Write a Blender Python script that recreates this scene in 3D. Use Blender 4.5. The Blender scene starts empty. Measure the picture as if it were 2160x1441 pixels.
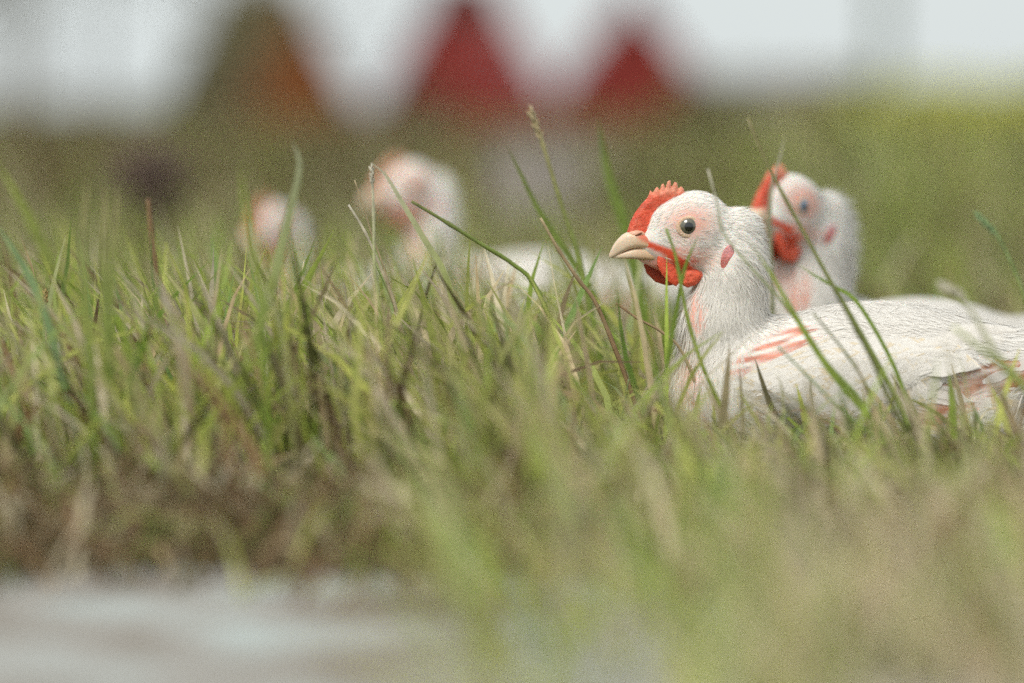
import bpy, math
import numpy as np

# ------------------------------------------------------------------ camera, sky, sun, exposure
scene = bpy.context.scene
COL = scene.collection
H = 0.216                      # camera height above the lawn
F = 135.0 / 36.0 * 2160.0      # focal length in photo pixels
PITCH = math.atan((720.5 - 212.0) / F)
FOCUS = 2.24

cam_d = bpy.data.cameras.new("camera")
cam = bpy.data.objects.new("camera", cam_d)
COL.objects.link(cam)
cam.location = (0, 0, H)
cam.rotation_euler = (math.pi / 2 - PITCH, 0, 0)
cam_d.lens = 135.0
cam_d.sensor_width = 36.0
cam_d.clip_start = 0.05
cam_d.clip_end = 2000.0
cam_d.dof.use_dof = True
cam_d.dof.focus_distance = FOCUS
cam_d.dof.aperture_fstop = 2.7
scene.camera = cam

SUN_EL, SUN_AZ = math.radians(52), math.radians(215)   # azimuth clockwise from +Y
world = bpy.data.worlds.new("World")
scene.world = world
world.use_nodes = True
wn, wl = world.node_tree.nodes, world.node_tree.links
bg = wn["Background"]
sky = wn.new("ShaderNodeTexSky")
sky.sky_type = 'NISHITA'
sky.sun_disc = False
sky.sun_elevation = SUN_EL
sky.sun_rotation = SUN_AZ
sky.air_density = 1.0
sky.dust_density = 4.0
sky.ozone_density = 1.0
hsv = wn.new("ShaderNodeHueSaturation")          # thin cloud cover: most of the blue is gone
hsv.inputs["Saturation"].default_value = 0.22
wl.new(sky.outputs[0], hsv.inputs["Color"])
cloud = wn.new("ShaderNodeMixRGB")               # even, bright overcast over the whole dome
cloud.inputs["Fac"].default_value = 0.85
cloud.inputs["Color2"].default_value = (4.65, 5.0, 4.98, 1)
wl.new(hsv.outputs[0], cloud.inputs["Color1"])
wl.new(cloud.outputs[0], bg.inputs["Color"])
bg.inputs["Strength"].default_value = 0.15

sun_d = bpy.data.lights.new("sun", 'SUN')
sun_d.energy = 2.2
sun_d.angle = math.radians(24)
sun_d.color = (1.0, 0.93, 0.83)
sun = bpy.data.objects.new("sun", sun_d)
COL.objects.link(sun)
sun.rotation_euler = (math.pi / 2 - SUN_EL, 0, math.pi - SUN_AZ)

vs = scene.view_settings
vs.view_transform = 'Standard'
vs.look = 'None'
vs.gamma = 1.0
vs.use_curve_mapping = False
vs.exposure = 0.22
scene.cycles.use_denoising = False          # the photograph is grainy film
scene.cycles.use_adaptive_sampling = True
scene.cycles.adaptive_threshold = 0.03
scene.cycles.adaptive_min_samples = 24
scene.cycles.max_bounces = 12
scene.cycles.diffuse_bounces = 7
scene.cycles.transparent_max_bounces = 24

RNG = np.random.default_rng(7)
CP, SP = math.cos(PITCH), math.sin(PITCH)


def at(u, v, Y):
    """World point seen at photo pixel (u, v) at distance Y in front of the camera."""
    dx, dz = (u - 1080.0) / F, -(v - 720.5) / F
    wy, wz = CP + dz * SP, -SP + dz * CP
    s = Y / wy
    return np.array([dx * s, Y, H + wz * s])


def sstep(a, b, x):
    t = np.clip((x - a) / (b - a), 0, 1)
    return t * t * (3 - 2 * t)


# ------------------------------------------------------------------ materials
def new_mat(name):
    m = bpy.data.materials.new(name)
    m.use_nodes = True
    nt = m.node_tree
    return m, nt, nt.nodes["Principled BSDF"], nt.nodes["Material Output"]


def noise_mat(name, cols, scale, rough=0.8, bump=0.0, bscale=None, detail=6, subs=0.0, spec=0.3, coat=0.0, bdist=0.002):
    m, nt, p, out = new_mat(name)
    tc = nt.nodes.new("ShaderNodeTexCoord")
    n = nt.nodes.new("ShaderNodeTexNoise")
    n.inputs["Scale"].default_value = scale
    n.inputs["Detail"].default_value = detail
    nt.links.new(tc.outputs["Object"], n.inputs["Vector"])
    r = nt.nodes.new("ShaderNodeValToRGB")
    el = r.color_ramp.elements
    el[0].position, el[1].position = 0.3, 0.7
    el[0].color = (*cols[0], 1)
    el[1].color = (*cols[-1], 1)
    for i, c in enumerate(cols[1:-1]):
        e = el.new(0.3 + 0.4 * (i + 1) / (len(cols) - 1))
        e.color = (*c, 1)
    nt.links.new(n.outputs["Fac"], r.inputs["Fac"])
    nt.links.new(r.outputs["Color"], p.inputs["Base Color"])
    p.inputs["Roughness"].default_value = rough
    p.inputs["Specular IOR Level"].default_value = spec
    p.inputs["Coat Weight"].default_value = coat
    if subs:
        p.inputs["Subsurface Weight"].default_value = subs
        p.inputs["Subsurface Radius"].default_value = (0.004, 0.0015, 0.0008)
        p.inputs["Subsurface Scale"].default_value = 1.0
    if bump:
        n2 = nt.nodes.new("ShaderNodeTexNoise")
        n2.inputs["Scale"].default_value = bscale or scale * 4
        n2.inputs["Detail"].default_value = 4
        nt.links.new(tc.outputs["Object"], n2.inputs["Vector"])
        b = nt.nodes.new("ShaderNodeBump")
        b.inputs["Strength"].default_value = bump
        b.inputs["Distance"].default_value = bdist
        nt.links.new(n2.outputs["Fac"], b.inputs["Height"])
        nt.links.new(b.outputs["Normal"], p.inputs["Normal"])
    return m


def attr_mat(name, rough=0.6, transl=0.0, sheer=0.0, subs=0.0, spec=0.3, bump=0.0, bscale=600.0, vary=0.0, vscale=200.0):
    """Colour from the point attribute 'tint', varied a little by noise."""
    m, nt, p, out = new_mat(name)
    a = nt.nodes.new("ShaderNodeAttribute")
    a.attribute_name = "tint"
    col = a.outputs["Color"]
    tc = nt.nodes.new("ShaderNodeTexCoord")
    if vary:
        n = nt.nodes.new("ShaderNodeTexNoise")
        n.inputs["Scale"].default_value = vscale
        n.inputs["Detail"].default_value = 5
        nt.links.new(tc.outputs["Object"], n.inputs["Vector"])
        mr = nt.nodes.new("ShaderNodeMapRange")
        mr.inputs["From Min"].default_value = 0.3
        mr.inputs["From Max"].default_value = 0.7
        mr.inputs["To Min"].default_value = 1 - vary
        mr.inputs["To Max"].default_value = 1 + vary * 0.6
        nt.links.new(n.outputs["Fac"], mr.inputs["Value"])
        mul = nt.nodes.new("ShaderNodeVectorMath")
        mul.operation = 'MULTIPLY'
        nt.links.new(col, mul.inputs[0])
        nt.links.new(mr.outputs[0], mul.inputs[1])
        col = mul.outputs[0]
    nt.links.new(col, p.inputs["Base Color"])
    p.inputs["Roughness"].default_value = rough
    p.inputs["Specular IOR Level"].default_value = spec
    if subs:
        p.inputs["Subsurface Weight"].default_value = subs
        p.inputs["Subsurface Radius"].default_value = (0.004, 0.0015, 0.0008)
    if bump:
        n2 = nt.nodes.new("ShaderNodeTexNoise")
        n2.inputs["Scale"].default_value = bscale
        n2.inputs["Detail"].default_value = 3
        nt.links.new(tc.outputs["Object"], n2.inputs["Vector"])
        b = nt.nodes.new("ShaderNodeBump")
        b.inputs["Strength"].default_value = bump
        b.inputs["Distance"].default_value = 0.001
        nt.links.new(n2.outputs["Fac"], b.inputs["Height"])
        nt.links.new(b.outputs["Normal"], p.inputs["Normal"])
    if transl:
        t = nt.nodes.new("ShaderNodeBsdfTranslucent")
        nt.links.new(col, t.inputs["Color"])
        mx = nt.nodes.new("ShaderNodeMixShader")
        mx.inputs[0].default_value = transl
        nt.links.new(p.outputs[0], mx.inputs[1])
        nt.links.new(t.outputs[0], mx.inputs[2])
        nt.links.new(mx.outputs[0], out.inputs["Surface"])
    if sheer:                                   # open barbs: part of the light goes straight through
        tr = nt.nodes.new("ShaderNodeBsdfTransparent")
        mx = nt.nodes.new("ShaderNodeMixShader")
        mx.inputs[0].default_value = sheer
        nt.links.new(p.outputs[0], mx.inputs[1])
        nt.links.new(tr.outputs[0], mx.inputs[2])
        nt.links.new(mx.outputs[0], out.inputs["Surface"])
    return m


M = {}
M["blade"] = attr_mat("grass_blade", rough=0.55, transl=0.45, spec=0.25, vary=0.22, vscale=90)
M["stem"] = attr_mat("grass_stem", rough=0.55, transl=0.2, spec=0.3, vary=0.25, vscale=160)
M["leaf"] = attr_mat("leaf", rough=0.6, transl=0.5, spec=0.2, vary=0.15, vscale=30)
M["plumage"] = attr_mat("plumage", rough=0.85, subs=0.25, spec=0.1, bump=0.2, bscale=900, vary=0.06, vscale=260)
M["feather"] = attr_mat("feather", rough=0.75, sheer=0.33, spec=0.15)
M["down"] = attr_mat("down", rough=0.8, sheer=0.45, spec=0.1)
M["comb"] = attr_mat("red_comb", rough=0.5, subs=0.35, spec=0.35, bump=0.6, bscale=750, vary=0.25, vscale=420)
M["beak"] = attr_mat("horn", rough=0.38, subs=0.2, spec=0.4, vary=0.12, vscale=160)
M["eyelid"] = noise_mat("eyelid_skin", [(0.62, 0.40, 0.27), (0.70, 0.52, 0.38)], 400, 0.55, 0.4, 900, subs=0.2)
M["iris"] = noise_mat("iris", [(0.07, 0.066, 0.048), (0.15, 0.14, 0.10)], 900, 0.12, spec=0.6, coat=1.0)
M["sky_tinted_iris"] = noise_mat("sky_tinted_iris", [(0.10, 0.16, 0.26), (0.20, 0.27, 0.36)], 900, 0.12, spec=0.6, coat=1.0)  # bluish reflection of the sky painted into the iris colour
M["pupil"] = noise_mat("pupil", [(0.004, 0.004, 0.006), (0.006, 0.006, 0.008)], 50, 0.06, spec=0.6, coat=1.0)
M["nostril"] = noise_mat("nostril", [(0.10, 0.045, 0.02), (0.16, 0.07, 0.035)], 300, 0.8)
M["soil"] = noise_mat("soil", [(0.045, 0.034, 0.018), (0.09, 0.07, 0.038), (0.075, 0.085, 0.03)], 14, 0.95, 0.8, 60, bdist=0.01)
M["pave"] = noise_mat("concrete", [(0.17, 0.14, 0.11), (0.29, 0.28, 0.26), (0.37, 0.42, 0.415)], 12, 0.75, 0.5, 150)
M["meadow"] = noise_mat("meadow", [(0.62, 0.60, 0.16), (0.70, 0.67, 0.21)], 2, 0.95, 0.6, 30, bdist=0.01)
M["dirt"] = noise_mat("bare_dirt", [(0.17, 0.145, 0.125), (0.25, 0.22, 0.20)], 3, 0.95, 0.6, 30, bdist=0.01)
M["red"] = noise_mat("red_paint", [(0.17, 0.018, 0.014), (0.25, 0.026, 0.02)], 6, 0.6, 0.3, 30)
M["darkred"] = noise_mat("dark_red_felt", [(0.06, 0.016, 0.012), (0.09, 0.02, 0.015)], 6, 0.8, 0.3, 30)
M["orange"] = noise_mat("orange_brown_wood", [(0.30, 0.095, 0.026), (0.40, 0.135, 0.04)], 5, 0.7, 0.3, 30)
M["olive"] = noise_mat("olive_felt", [(0.075, 0.065, 0.028), (0.11, 0.095, 0.045)], 5, 0.8, 0.3, 30)
M["greywood"] = noise_mat("grey_brown_wood", [(0.11, 0.092, 0.08), (0.17, 0.145, 0.115)], 4, 0.8, 0.4, 40)
M["tanwood"] = noise_mat("tan_wood", [(0.26, 0.22, 0.12), (0.34, 0.29, 0.17)], 4, 0.8, 0.4, 40)
M["pole"] = noise_mat("grey_green_pole", [(0.08, 0.095, 0.08), (0.13, 0.15, 0.13)], 6, 0.7, 0.3, 40)
M["bark"] = noise_mat("bark", [(0.10, 0.08, 0.05), (0.19, 0.15, 0.10)], 12, 0.9, 0.7, 40, bdist=0.01)


# ------------------------------------------------------------------ object helpers
def tag(o, label=None, cat=None, group=None, kind=None):
    if label: o["label"] = label
    if cat: o["category"] = cat
    if group: o["group"] = group
    if kind: o["kind"] = kind
    return o


def empty(name, loc, label=None, cat=None, group=None, rz=0.0):
    o = bpy.data.objects.new(name, None)
    COL.objects.link(o)
    o.location = loc
    o.rotation_euler = (0, 0, rz)
    o.empty_display_size = 0.05
    return tag(o, label, cat, group)


def mesh_obj(name, verts, faces, mat, parent=None, tint=None, smooth=True, normals=None):
    """faces: list of arrays (n, k) of equal-sided polygons, or one array."""
    if not isinstance(faces, (list, tuple)) or (len(faces) and not hasattr(faces[0], "shape")):
        faces = [np.asarray(faces)]
    me = bpy.data.meshes.new(name)
    verts = np.asarray(verts, dtype=np.float32)
    me.vertices.add(len(verts))
    me.vertices.foreach_set("co", verts.ravel())
    idx = np.concatenate([f.ravel() for f in faces]).astype(np.int32)
    cnt = np.concatenate([np.full(len(f), f.shape[1]) for f in faces]).astype(np.int32)
    me.loops.add(len(idx))
    me.loops.foreach_set("vertex_index", idx)
    me.polygons.add(len(cnt))
    st = np.zeros(len(cnt), np.int32)
    st[1:] = np.cumsum(cnt)[:-1]
    me.polygons.foreach_set("loop_start", st)
    if tint is not None:
        t = np.ones((len(verts), 4), np.float32)
        t[:, :3] = tint
        a = me.attributes.new("tint", 'FLOAT_COLOR', 'POINT')
        a.data.foreach_set("color", t.ravel())
    me.update(calc_edges=True)
    me.validate()
    me.polygons.foreach_set("use_smooth", np.full(len(me.polygons), smooth))
    me.materials.append(mat)
    if normals is not None:
        me.normals_split_custom_set_from_vertices(np.asarray(normals, np.float32))
    o = bpy.data.objects.new(name, me)
    COL.objects.link(o)
    if parent is not None:
        o.parent = parent
    return o


def box_geo(lo, hi):
    x0, y0, z0 = lo
    x1, y1, z1 = hi
    v = np.array([[x0, y0, z0], [x1, y0, z0], [x1, y1, z0], [x0, y1, z0],
                  [x0, y0, z1], [x1, y0, z1], [x1, y1, z1], [x0, y1, z1]], float)
    f = np.array([[0, 3, 2, 1], [4, 5, 6, 7], [0, 1, 5, 4], [1, 2, 6, 5], [2, 3, 7, 6], [3, 0, 4, 7]])
    return v, f


def prism_geo(poly, axis_vec):
    """Closed prism: polygon (n,3) extruded along axis_vec."""
    p = np.asarray(poly, float)
    n = len(p)
    v = np.vstack([p, p + np.asarray(axis_vec, float)])
    sides = np.array([[i, (i + 1) % n, n + (i + 1) % n, n + i] for i in range(n)])
    caps = np.array([list(range(n))[::-1], list(range(n, 2 * n))])
    return v, [sides, caps]


def tube_geo(pts, rad, sides=6):
    pts = np.asarray(pts, float)
    n = len(pts)
    rad = np.broadcast_to(np.asarray(rad, float), (n,))
    t = np.gradient(pts, axis=0)
    t /= np.linalg.norm(t, axis=1)[:, None] + 1e-12
    ref = np.array([0.31, 0.95, 0.1])
    a = np.cross(t, ref); a /= np.linalg.norm(a, axis=1)[:, None] + 1e-12
    b = np.cross(t, a)
    ang = np.arange(sides) / sides * 2 * math.pi
    ring = a[:, None, :] * np.cos(ang)[None, :, None] + b[:, None, :] * np.sin(ang)[None, :, None]
    v = (pts[:, None, :] + ring * rad[:, None, None]).reshape(-1, 3)
    i = np.arange(n - 1)[:, None] * sides
    j = np.arange(sides)[None, :]
    j2 = (j + 1) % sides
    f = np.stack([i + j, i + j2, i + sides + j2, i + sides + j], -1).reshape(-1, 4)
    caps = np.array([np.arange(sides)[::-1], (n - 1) * sides + np.arange(sides)])
    return v, [f, caps]


def join_geo(parts):
    V, Fq = [], {}
    off = 0
    for v, f in parts:
        V.append(np.asarray(v))
        for ff in (f if isinstance(f, list) else [f]):
            Fq.setdefault(ff.shape[1], []).append(ff + off)
        off += len(v)
    return np.vstack(V), [np.vstack(x) for x in Fq.values()]


def spline(pts, n):
    """Catmull-Rom through pts (m,k) -> n samples."""
    p = np.asarray(pts, float)
    p = np.vstack([2 * p[0] - p[1], p, 2 * p[-1] - p[-2]])
    m = len(p) - 3
    t = np.linspace(0, m - 1e-9, n)
    i = t.astype(int)
    u = (t - i)[:, None]
    a, b, c, d = p[i], p[i + 1], p[i + 2], p[i + 3]
    return 0.5 * (2 * b + (c - a) * u + (2 * a - 5 * b + 4 * c - d) * u ** 2 + (3 * b - a - 3 * c + d) * u ** 3)


def surface_nets(fn, lo, hi, res):
    """Iso-surface of fn(x,y,z)=0 (inside < 0) on a regular grid, numpy only."""
    ax = [np.arange(lo[i], hi[i] + res, res, dtype=np.float32) for i in range(3)]
    X, Y, Z = np.meshgrid(*ax, indexing="ij")
    f = fn(X, Y, Z).astype(np.float32)
    nx, ny, nz = f.shape
    c = [f[i:nx - 1 + i, j:ny - 1 + j, k:nz - 1 + k] for i in (0, 1) for j in (0, 1) for k in (0, 1)]
    neg = sum((q < 0).astype(np.int8) for q in c)
    act = (neg > 0) & (neg < 8)
    idx = np.full(act.shape, -1, np.int64)
    cell = np.argwhere(act)
    idx[act] = np.arange(len(cell))
    corner = np.array([(i, j, k) for i in (0, 1) for j in (0, 1) for k in (0, 1)], float)
    vals = np.stack([q[act] for q in c], 1)
    acc = np.zeros((len(cell), 3)); num = np.zeros(len(cell))
    for a in range(8):
        for b in range(a + 1, 8):
            if np.abs(corner[a] - corner[b]).sum() != 1: continue
            va, vb = vals[:, a], vals[:, b]
            m = (va < 0) != (vb < 0)
            t = np.where(m, va / np.where(m, va - vb, 1), 0)
            pt = corner[a] + t[:, None] * (corner[b] - corner[a])
            acc += np.where(m[:, None], pt, 0); num += m
    verts = (cell + acc / num[:, None]) * res + np.array(lo)
    quads = []
    for d in range(3):
        s0 = [slice(None)] * 3; s1 = [slice(None)] * 3
        s0[d] = slice(0, -1); s1[d] = slice(1, None)
        a, b = f[tuple(s0)] < 0, f[tuple(s1)] < 0
        e = np.argwhere(a != b)
        e1, e2 = (d + 1) % 3, (d + 2) % 3
        ok = (e[:, e1] > 0) & (e[:, e2] > 0) & (e[:, e1] < f.shape[e1] - 1) & (e[:, e2] < f.shape[e2] - 1)
        e = e[ok]
        q = []
        for o1, o2 in ((0, 0), (1, 0), (1, 1), (0, 1)):
            p = e.copy(); p[:, e1] -= o1; p[:, e2] -= o2
            q.append(idx[p[:, 0], p[:, 1], p[:, 2]])
        q = np.stack(q, 1)
        flip = ~a[e[:, 0], e[:, 1], e[:, 2]]
        q[flip] = q[flip][:, ::-1]
        quads.append(q)
    return verts, np.vstack(quads)


def poly_sd(px, py, poly):
    """Signed distance to a polygon (negative inside)."""
    poly = np.asarray(poly, float)
    d = np.full(px.shape, 1e18); s = np.ones(px.shape)
    n = len(poly)
    for i in range(n):
        ax_, ay_ = poly[i]; bx_, by_ = poly[i - 1]
        ex, ey = bx_ - ax_, by_ - ay_
        wx, wy = px - ax_, py - ay_
        t = np.clip((wx * ex + wy * ey) / (ex * ex + ey * ey), 0, 1)
        d = np.minimum(d, (wx - ex * t) ** 2 + (wy - ey * t) ** 2)
        c1, c2, c3 = py >= ay_, py < by_, ex * wy > ey * wx
        fl = (c1 & c2 & c3) | (~c1 & ~c2 & ~c3)
        s = np.where(fl, -s, s)
    return s * np.sqrt(d)


# ------------------------------------------------------------------ ground, path, far ground
def lawn_edge(x):
    """Distance of the lawn's cut edge along the paving."""
    return 1.785 + 0.02 * np.sin(x * 31) + 0.012 * np.sin(x * 77 + 1) - 0.36 * sstep(-0.02, 0.18, x)


def ground_z(x, y):
    z = 0.006 * np.sin(x * 19 + 0.7) * np.sin(y * 14) + 0.004 * np.sin(x * 43 + y * 31)
    z = z * (1 - sstep(6, 12, y))
    e = y - lawn_edge(x)
    z = z + 0.010 * sstep(-0.02, 0.06, e)
    return z - 0.014 * (1 - sstep(-0.07, 0.0, e))


gx = np.concatenate([np.linspace(-400, -6, 12), np.linspace(-4, -0.7, 20), np.linspace(-0.65, 0.9, 150), np.linspace(1.0, 4, 20), np.linspace(6, 400, 12)])
gy = np.concatenate([np.linspace(1.25, 2.0, 110), np.linspace(2.02, 4, 80), np.linspace(4.2, 14, 40), np.linspace(16, 60, 12), np.array([100, 200, 400, 900])])
GX, GY = np.meshgrid(gx, gy)
gv = np.stack([GX, GY, ground_z(GX, GY)], -1).reshape(-1, 3)
nxg = len(gx)
ii, jj = np.meshgrid(np.arange(len(gy) - 1), np.arange(nxg - 1), indexing="ij")
gf = np.stack([ii * nxg + jj, ii * nxg + jj + 1, (ii + 1) * nxg + jj + 1, (ii + 1) * nxg + jj], -1).reshape(-1, 4)
tag(mesh_obj("ground", gv, gf, M["soil"]), kind="structure")
v_, f_ = box_geo((-400, -300, -0.20), (400, 1.775, 0.0))
tag(mesh_obj("pavement", v_, f_, M["pave"], smooth=False), kind="structure")
# bare dirt track running back towards the huts
ty = np.linspace(5.2, 17, 30)
tl = np.array([at(1030, 400, y)[0] - 0.02 * np.sin(y * 2) for y in ty])
tr = np.array([at(1275, 400, y)[0] + 0.03 * np.sin(y * 1.4) for y in ty])
tv = np.vstack([np.stack([tl, ty, np.full(30, 0.012)], 1), np.stack([tr, ty, np.full(30, 0.012)], 1)])
tf = np.array([[i, 30 + i, 31 + i, i + 1] for i in range(29)])
tag(mesh_obj("dirt_track", tv, tf, M["dirt"]), kind="structure")
# yellow-green meadow on the right, towards the bushes
mx = np.array([at(1690, 212, y)[0] for y in (17, 24, 40, 75)])
mv = np.vstack([np.stack([mx, [17, 24, 40, 75], np.full(4, 0.02)], 1), np.stack([mx + 14, [17, 24, 40, 75], np.full(4, 0.02)], 1)])
tag(mesh_obj("meadow", mv, np.array([[i, 4 + i, 5 + i, i + 1] for i in range(3)]), M["meadow"]), kind="structure")
# soil strip in front, where the near tufts root
sx = np.linspace(-0.055, 0.6, 60)
v0 = np.stack([sx, 0.98 + 0.015 * np.sin(sx * 23), np.full(60, 0.003)], 1)
v1 = np.stack([sx, 1.04 + 0.02 * np.sin(sx * 17), np.full(60, 0.016)], 1)
v2 = np.stack([sx, 1.10 + 0.015 * np.sin(sx * 29 + 1), np.full(60, 0.003)], 1)
sf = np.array([[i, i + 1, 61 + i, 60 + i] for i in range(59)])
tag(mesh_obj("soil_strip", np.vstack([v0, v1, v2]), np.vstack([sf, sf + 60]), M["soil"]), kind="structure")

# ------------------------------------------------------------------ far setting: huts, wall, pole, trees, bushes
def hut(u, v_base, Y, wpx, v_top, rz, boards_mat, roof_mat, cap_mat, label, depth=1.0):
    """Small A-frame hut: boarded gable front and back, two roof slopes, ridge cap."""
    b = at(u, v_base, Y)
    k = Y / F
    w = wpx * k / 2
    h = H - b[2] + 0 * w
    base_z = 0.0
    top = at(u, v_top, Y)[2]
    hgt = top - base_z
    root = empty("hut", (b[0], Y, base_z), label, "hut", "small A-frame huts in the background", rz)
    nb = 6
    for side, yy in ((0, -depth / 2), (1, depth / 2)):
        for i in range(nb):
            x0 = -w + 2 * w * i / nb + 0.004
            x1 = -w + 2 * w * (i + 1) / nb - 0.004
            z = lambda x: hgt * (1 - abs(x) / w) * 0.97 + 0.004
            pl = [(x0, yy, 0.0), (x1, yy, 0.0), (x1, yy, z(x1))]
            if x0 < 0 < x1: pl.append((0, yy, z(0)))
            pl.append((x0, yy, z(x0)))
            pv, pf = prism_geo(pl, (0, 0.025 if side == 0 else -0.025, 0))
            mesh_obj("board", pv, pf, boards_mat, root, smooth=False)
    for s in (-1, 1):
        t = 0.03
        o = 0.06
        pl = [(0, -depth / 2 - o, hgt + 0.005), (s * w * 1.06, -depth / 2 - o, -hgt * 0.04), (s * (w * 1.06 + t), -depth / 2 - o, -hgt * 0.04), (0, -depth / 2 - o, hgt + t * hgt / w + 0.005)]
        pv, pf = prism_geo(pl, (0, depth + 2 * o, 0))
        mesh_obj("roof_slope", pv, pf, roof_mat, root, smooth=False)
    pv, pf = prism_geo([(-0.14, -depth / 2 - 0.08, hgt - 0.16), (0, -depth / 2 - 0.08, hgt + 0.14), (0.14, -depth / 2 - 0.08, hgt - 0.16)], (0, depth + 0.16, 0))
    mesh_obj("ridge_cap", pv, pf, cap_mat, root, smooth=False)
    return root


hut(985, 268, 32.0, 350, -25, math.radians(-24), M["red"], M["red"], M["darkred"], "red A-frame hut with the darker peak, touching the top edge", depth=0.8)
hut(1330, 256, 40.0, 385, -4, math.radians(4), M["red"], M["red"], M["darkred"], "red A-frame hut above the nearest hen's head", depth=1.0)
hut(545, 256, 38.0, 385, -5, math.radians(50), M["orange"], M["olive"], M["olive"], "brown A-frame hut with an orange gable, in front of the trunk", depth=1.0)

# low boarded fence on the right
wroot_p = at(1640, 200, 36.0)
wall = empty("low_fence", (wroot_p[0], 36.0, 0), "low brown board fence below the pale sky, between red hut and pole", "fence")
L_ = 400 * 36.0 / F
topz = at(1640, 156, 36.0)[2]
for i in range(3):
    z0 = 0.02 + i * (topz - 0.02) / 3
    v_, f_ = box_geo((-L_ / 2, -0.02, z0), (L_ / 2, 0.02, z0 + (topz - 0.02) / 3 - 0.01))
    mesh_obj("board", v_, f_, M["greywood"], wall, smooth=False)
for i, x in enumerate((-0.84, -0.28, 0.28, 0.84)):
    v_, f_ = box_geo((x - 0.035, -0.08, 0), (x + 0.035, -0.021, topz + 0.03))
    mesh_obj("post", v_, f_, M["tanwood"], wall, smooth=False)

pp = at(1862, 160, 34.0)
v_, f_ = tube_geo([(0, 0, 0), (0.0, 0, 1.0), (-0.01, 0, 3.4)], [0.075, 0.07, 0.07], 12)
pole = mesh_obj("pole", v_, f_, M["pole"])
pole.location = (pp[0], 34.0, 0)
tag(pole, "grey green pole standing against the sky, right of the board fence", "pole")


def leaves_geo(centers, size, rng, cols, flat=0.5):
    n = len(centers)
    a = rng.normal(size=(n, 3)); a /= np.linalg.norm(a, axis=1)[:, None]
    b = rng.normal(size=(n, 3)); b[:, 2] *= flat
    b -= a * (a * b).sum(1)[:, None]; b /= np.linalg.norm(b, axis=1)[:, None]
    s = size * rng.uniform(0.6, 1.4, n)[:, None]
    nrm = np.cross(a, b)
    v = np.stack([centers - a * s, centers + b * s * 0.42 + nrm * s * 0.08, centers + a * s, centers - b * s * 0.42 + nrm * s * 0.08], 1).reshape(-1, 3)
    f = np.arange(n * 4).reshape(-1, 4)
    c = np.asarray(cols)[rng.integers(0, len(cols), n)] * rng.uniform(0.75, 1.25, n)[:, None]
    return v, f, np.repeat(c, 4, 0)


def bush(u, Y, wpx, v_top, cols, label, seed, n=2600, name="bush", group="low bushes at the far edge of the grass"):
    rng = np.random.default_rng(seed)
    k = Y / F
    w = wpx * k / 2
    p = at(u, v_top, Y)
    hgt = p[2]
    root = empty(name, (p[0], Y, 0), label, "bush", group)
    stems = []
    tips = []
    for i in range(12):
        a = rng.uniform(0, 2 * math.pi); r = rng.uniform(0.2, 0.8) * w
        tip = np.array([r * math.cos(a), 0.6 * r * math.sin(a), hgt * rng.uniform(0.55, 0.9)])
        stems.append(tube_geo(spline([(0, 0, 0), tip * [0.4, 0.4, 0.6], tip], 5), np.linspace(0.012, 0.004, 5), 5))
        tips.append(tip)
    v, f = join_geo(stems)
    mesh_obj("branch", v, f, M["bark"], root)
    d = rng.normal(size=(n, 3)); d /= np.linalg.norm(d, axis=1)[:, None]
    r = rng.uniform(0.3, 1, n) ** 0.5
    lump = 1 + 0.22 * np.sin(d[:, 0] * 5 + seed) * np.sin(d[:, 2] * 6 + 2 * seed)
    c = d * (r * lump)[:, None] * np.array([w, w * 0.6, hgt * 0.5]) + np.array([0, 0, hgt * 0.5])
    c = c[c[:, 2] > 0.02]
    v, f, t = leaves_geo(c, 0.045, rng, cols)
    mesh_obj("foliage", v, f, M["leaf"], root, t)


YEL = [(0.62, 0.62, 0.14), (0.68, 0.66, 0.17), (0.52, 0.55, 0.12)]
bush(1800, 31.0, 170, 172, [(0.26, 0.24, 0.06), (0.20, 0.19, 0.05)], "smaller yellowish bush at the foot of the grey green pole", 1, 1500)
bush(1985, 28.0, 340, 168, YEL, "wide yellow green bush between the pole and the frame's right edge", 2)
bush(2180, 27.0, 280, 164, YEL, "yellow green bush cut by the right edge of the picture", 3, 2000)
bush(1480, 33.0, 170, 180, [(0.24, 0.20, 0.10), (0.30, 0.26, 0.13)], "tan dry bush right of the second red hut", 4, 1300)
bush(893, 30.0, 110, 185, [(0.26, 0.22, 0.15), (0.32, 0.28, 0.20)], "tan dry bush before the left foot of the peaked red hut", 5, 1200)


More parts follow.
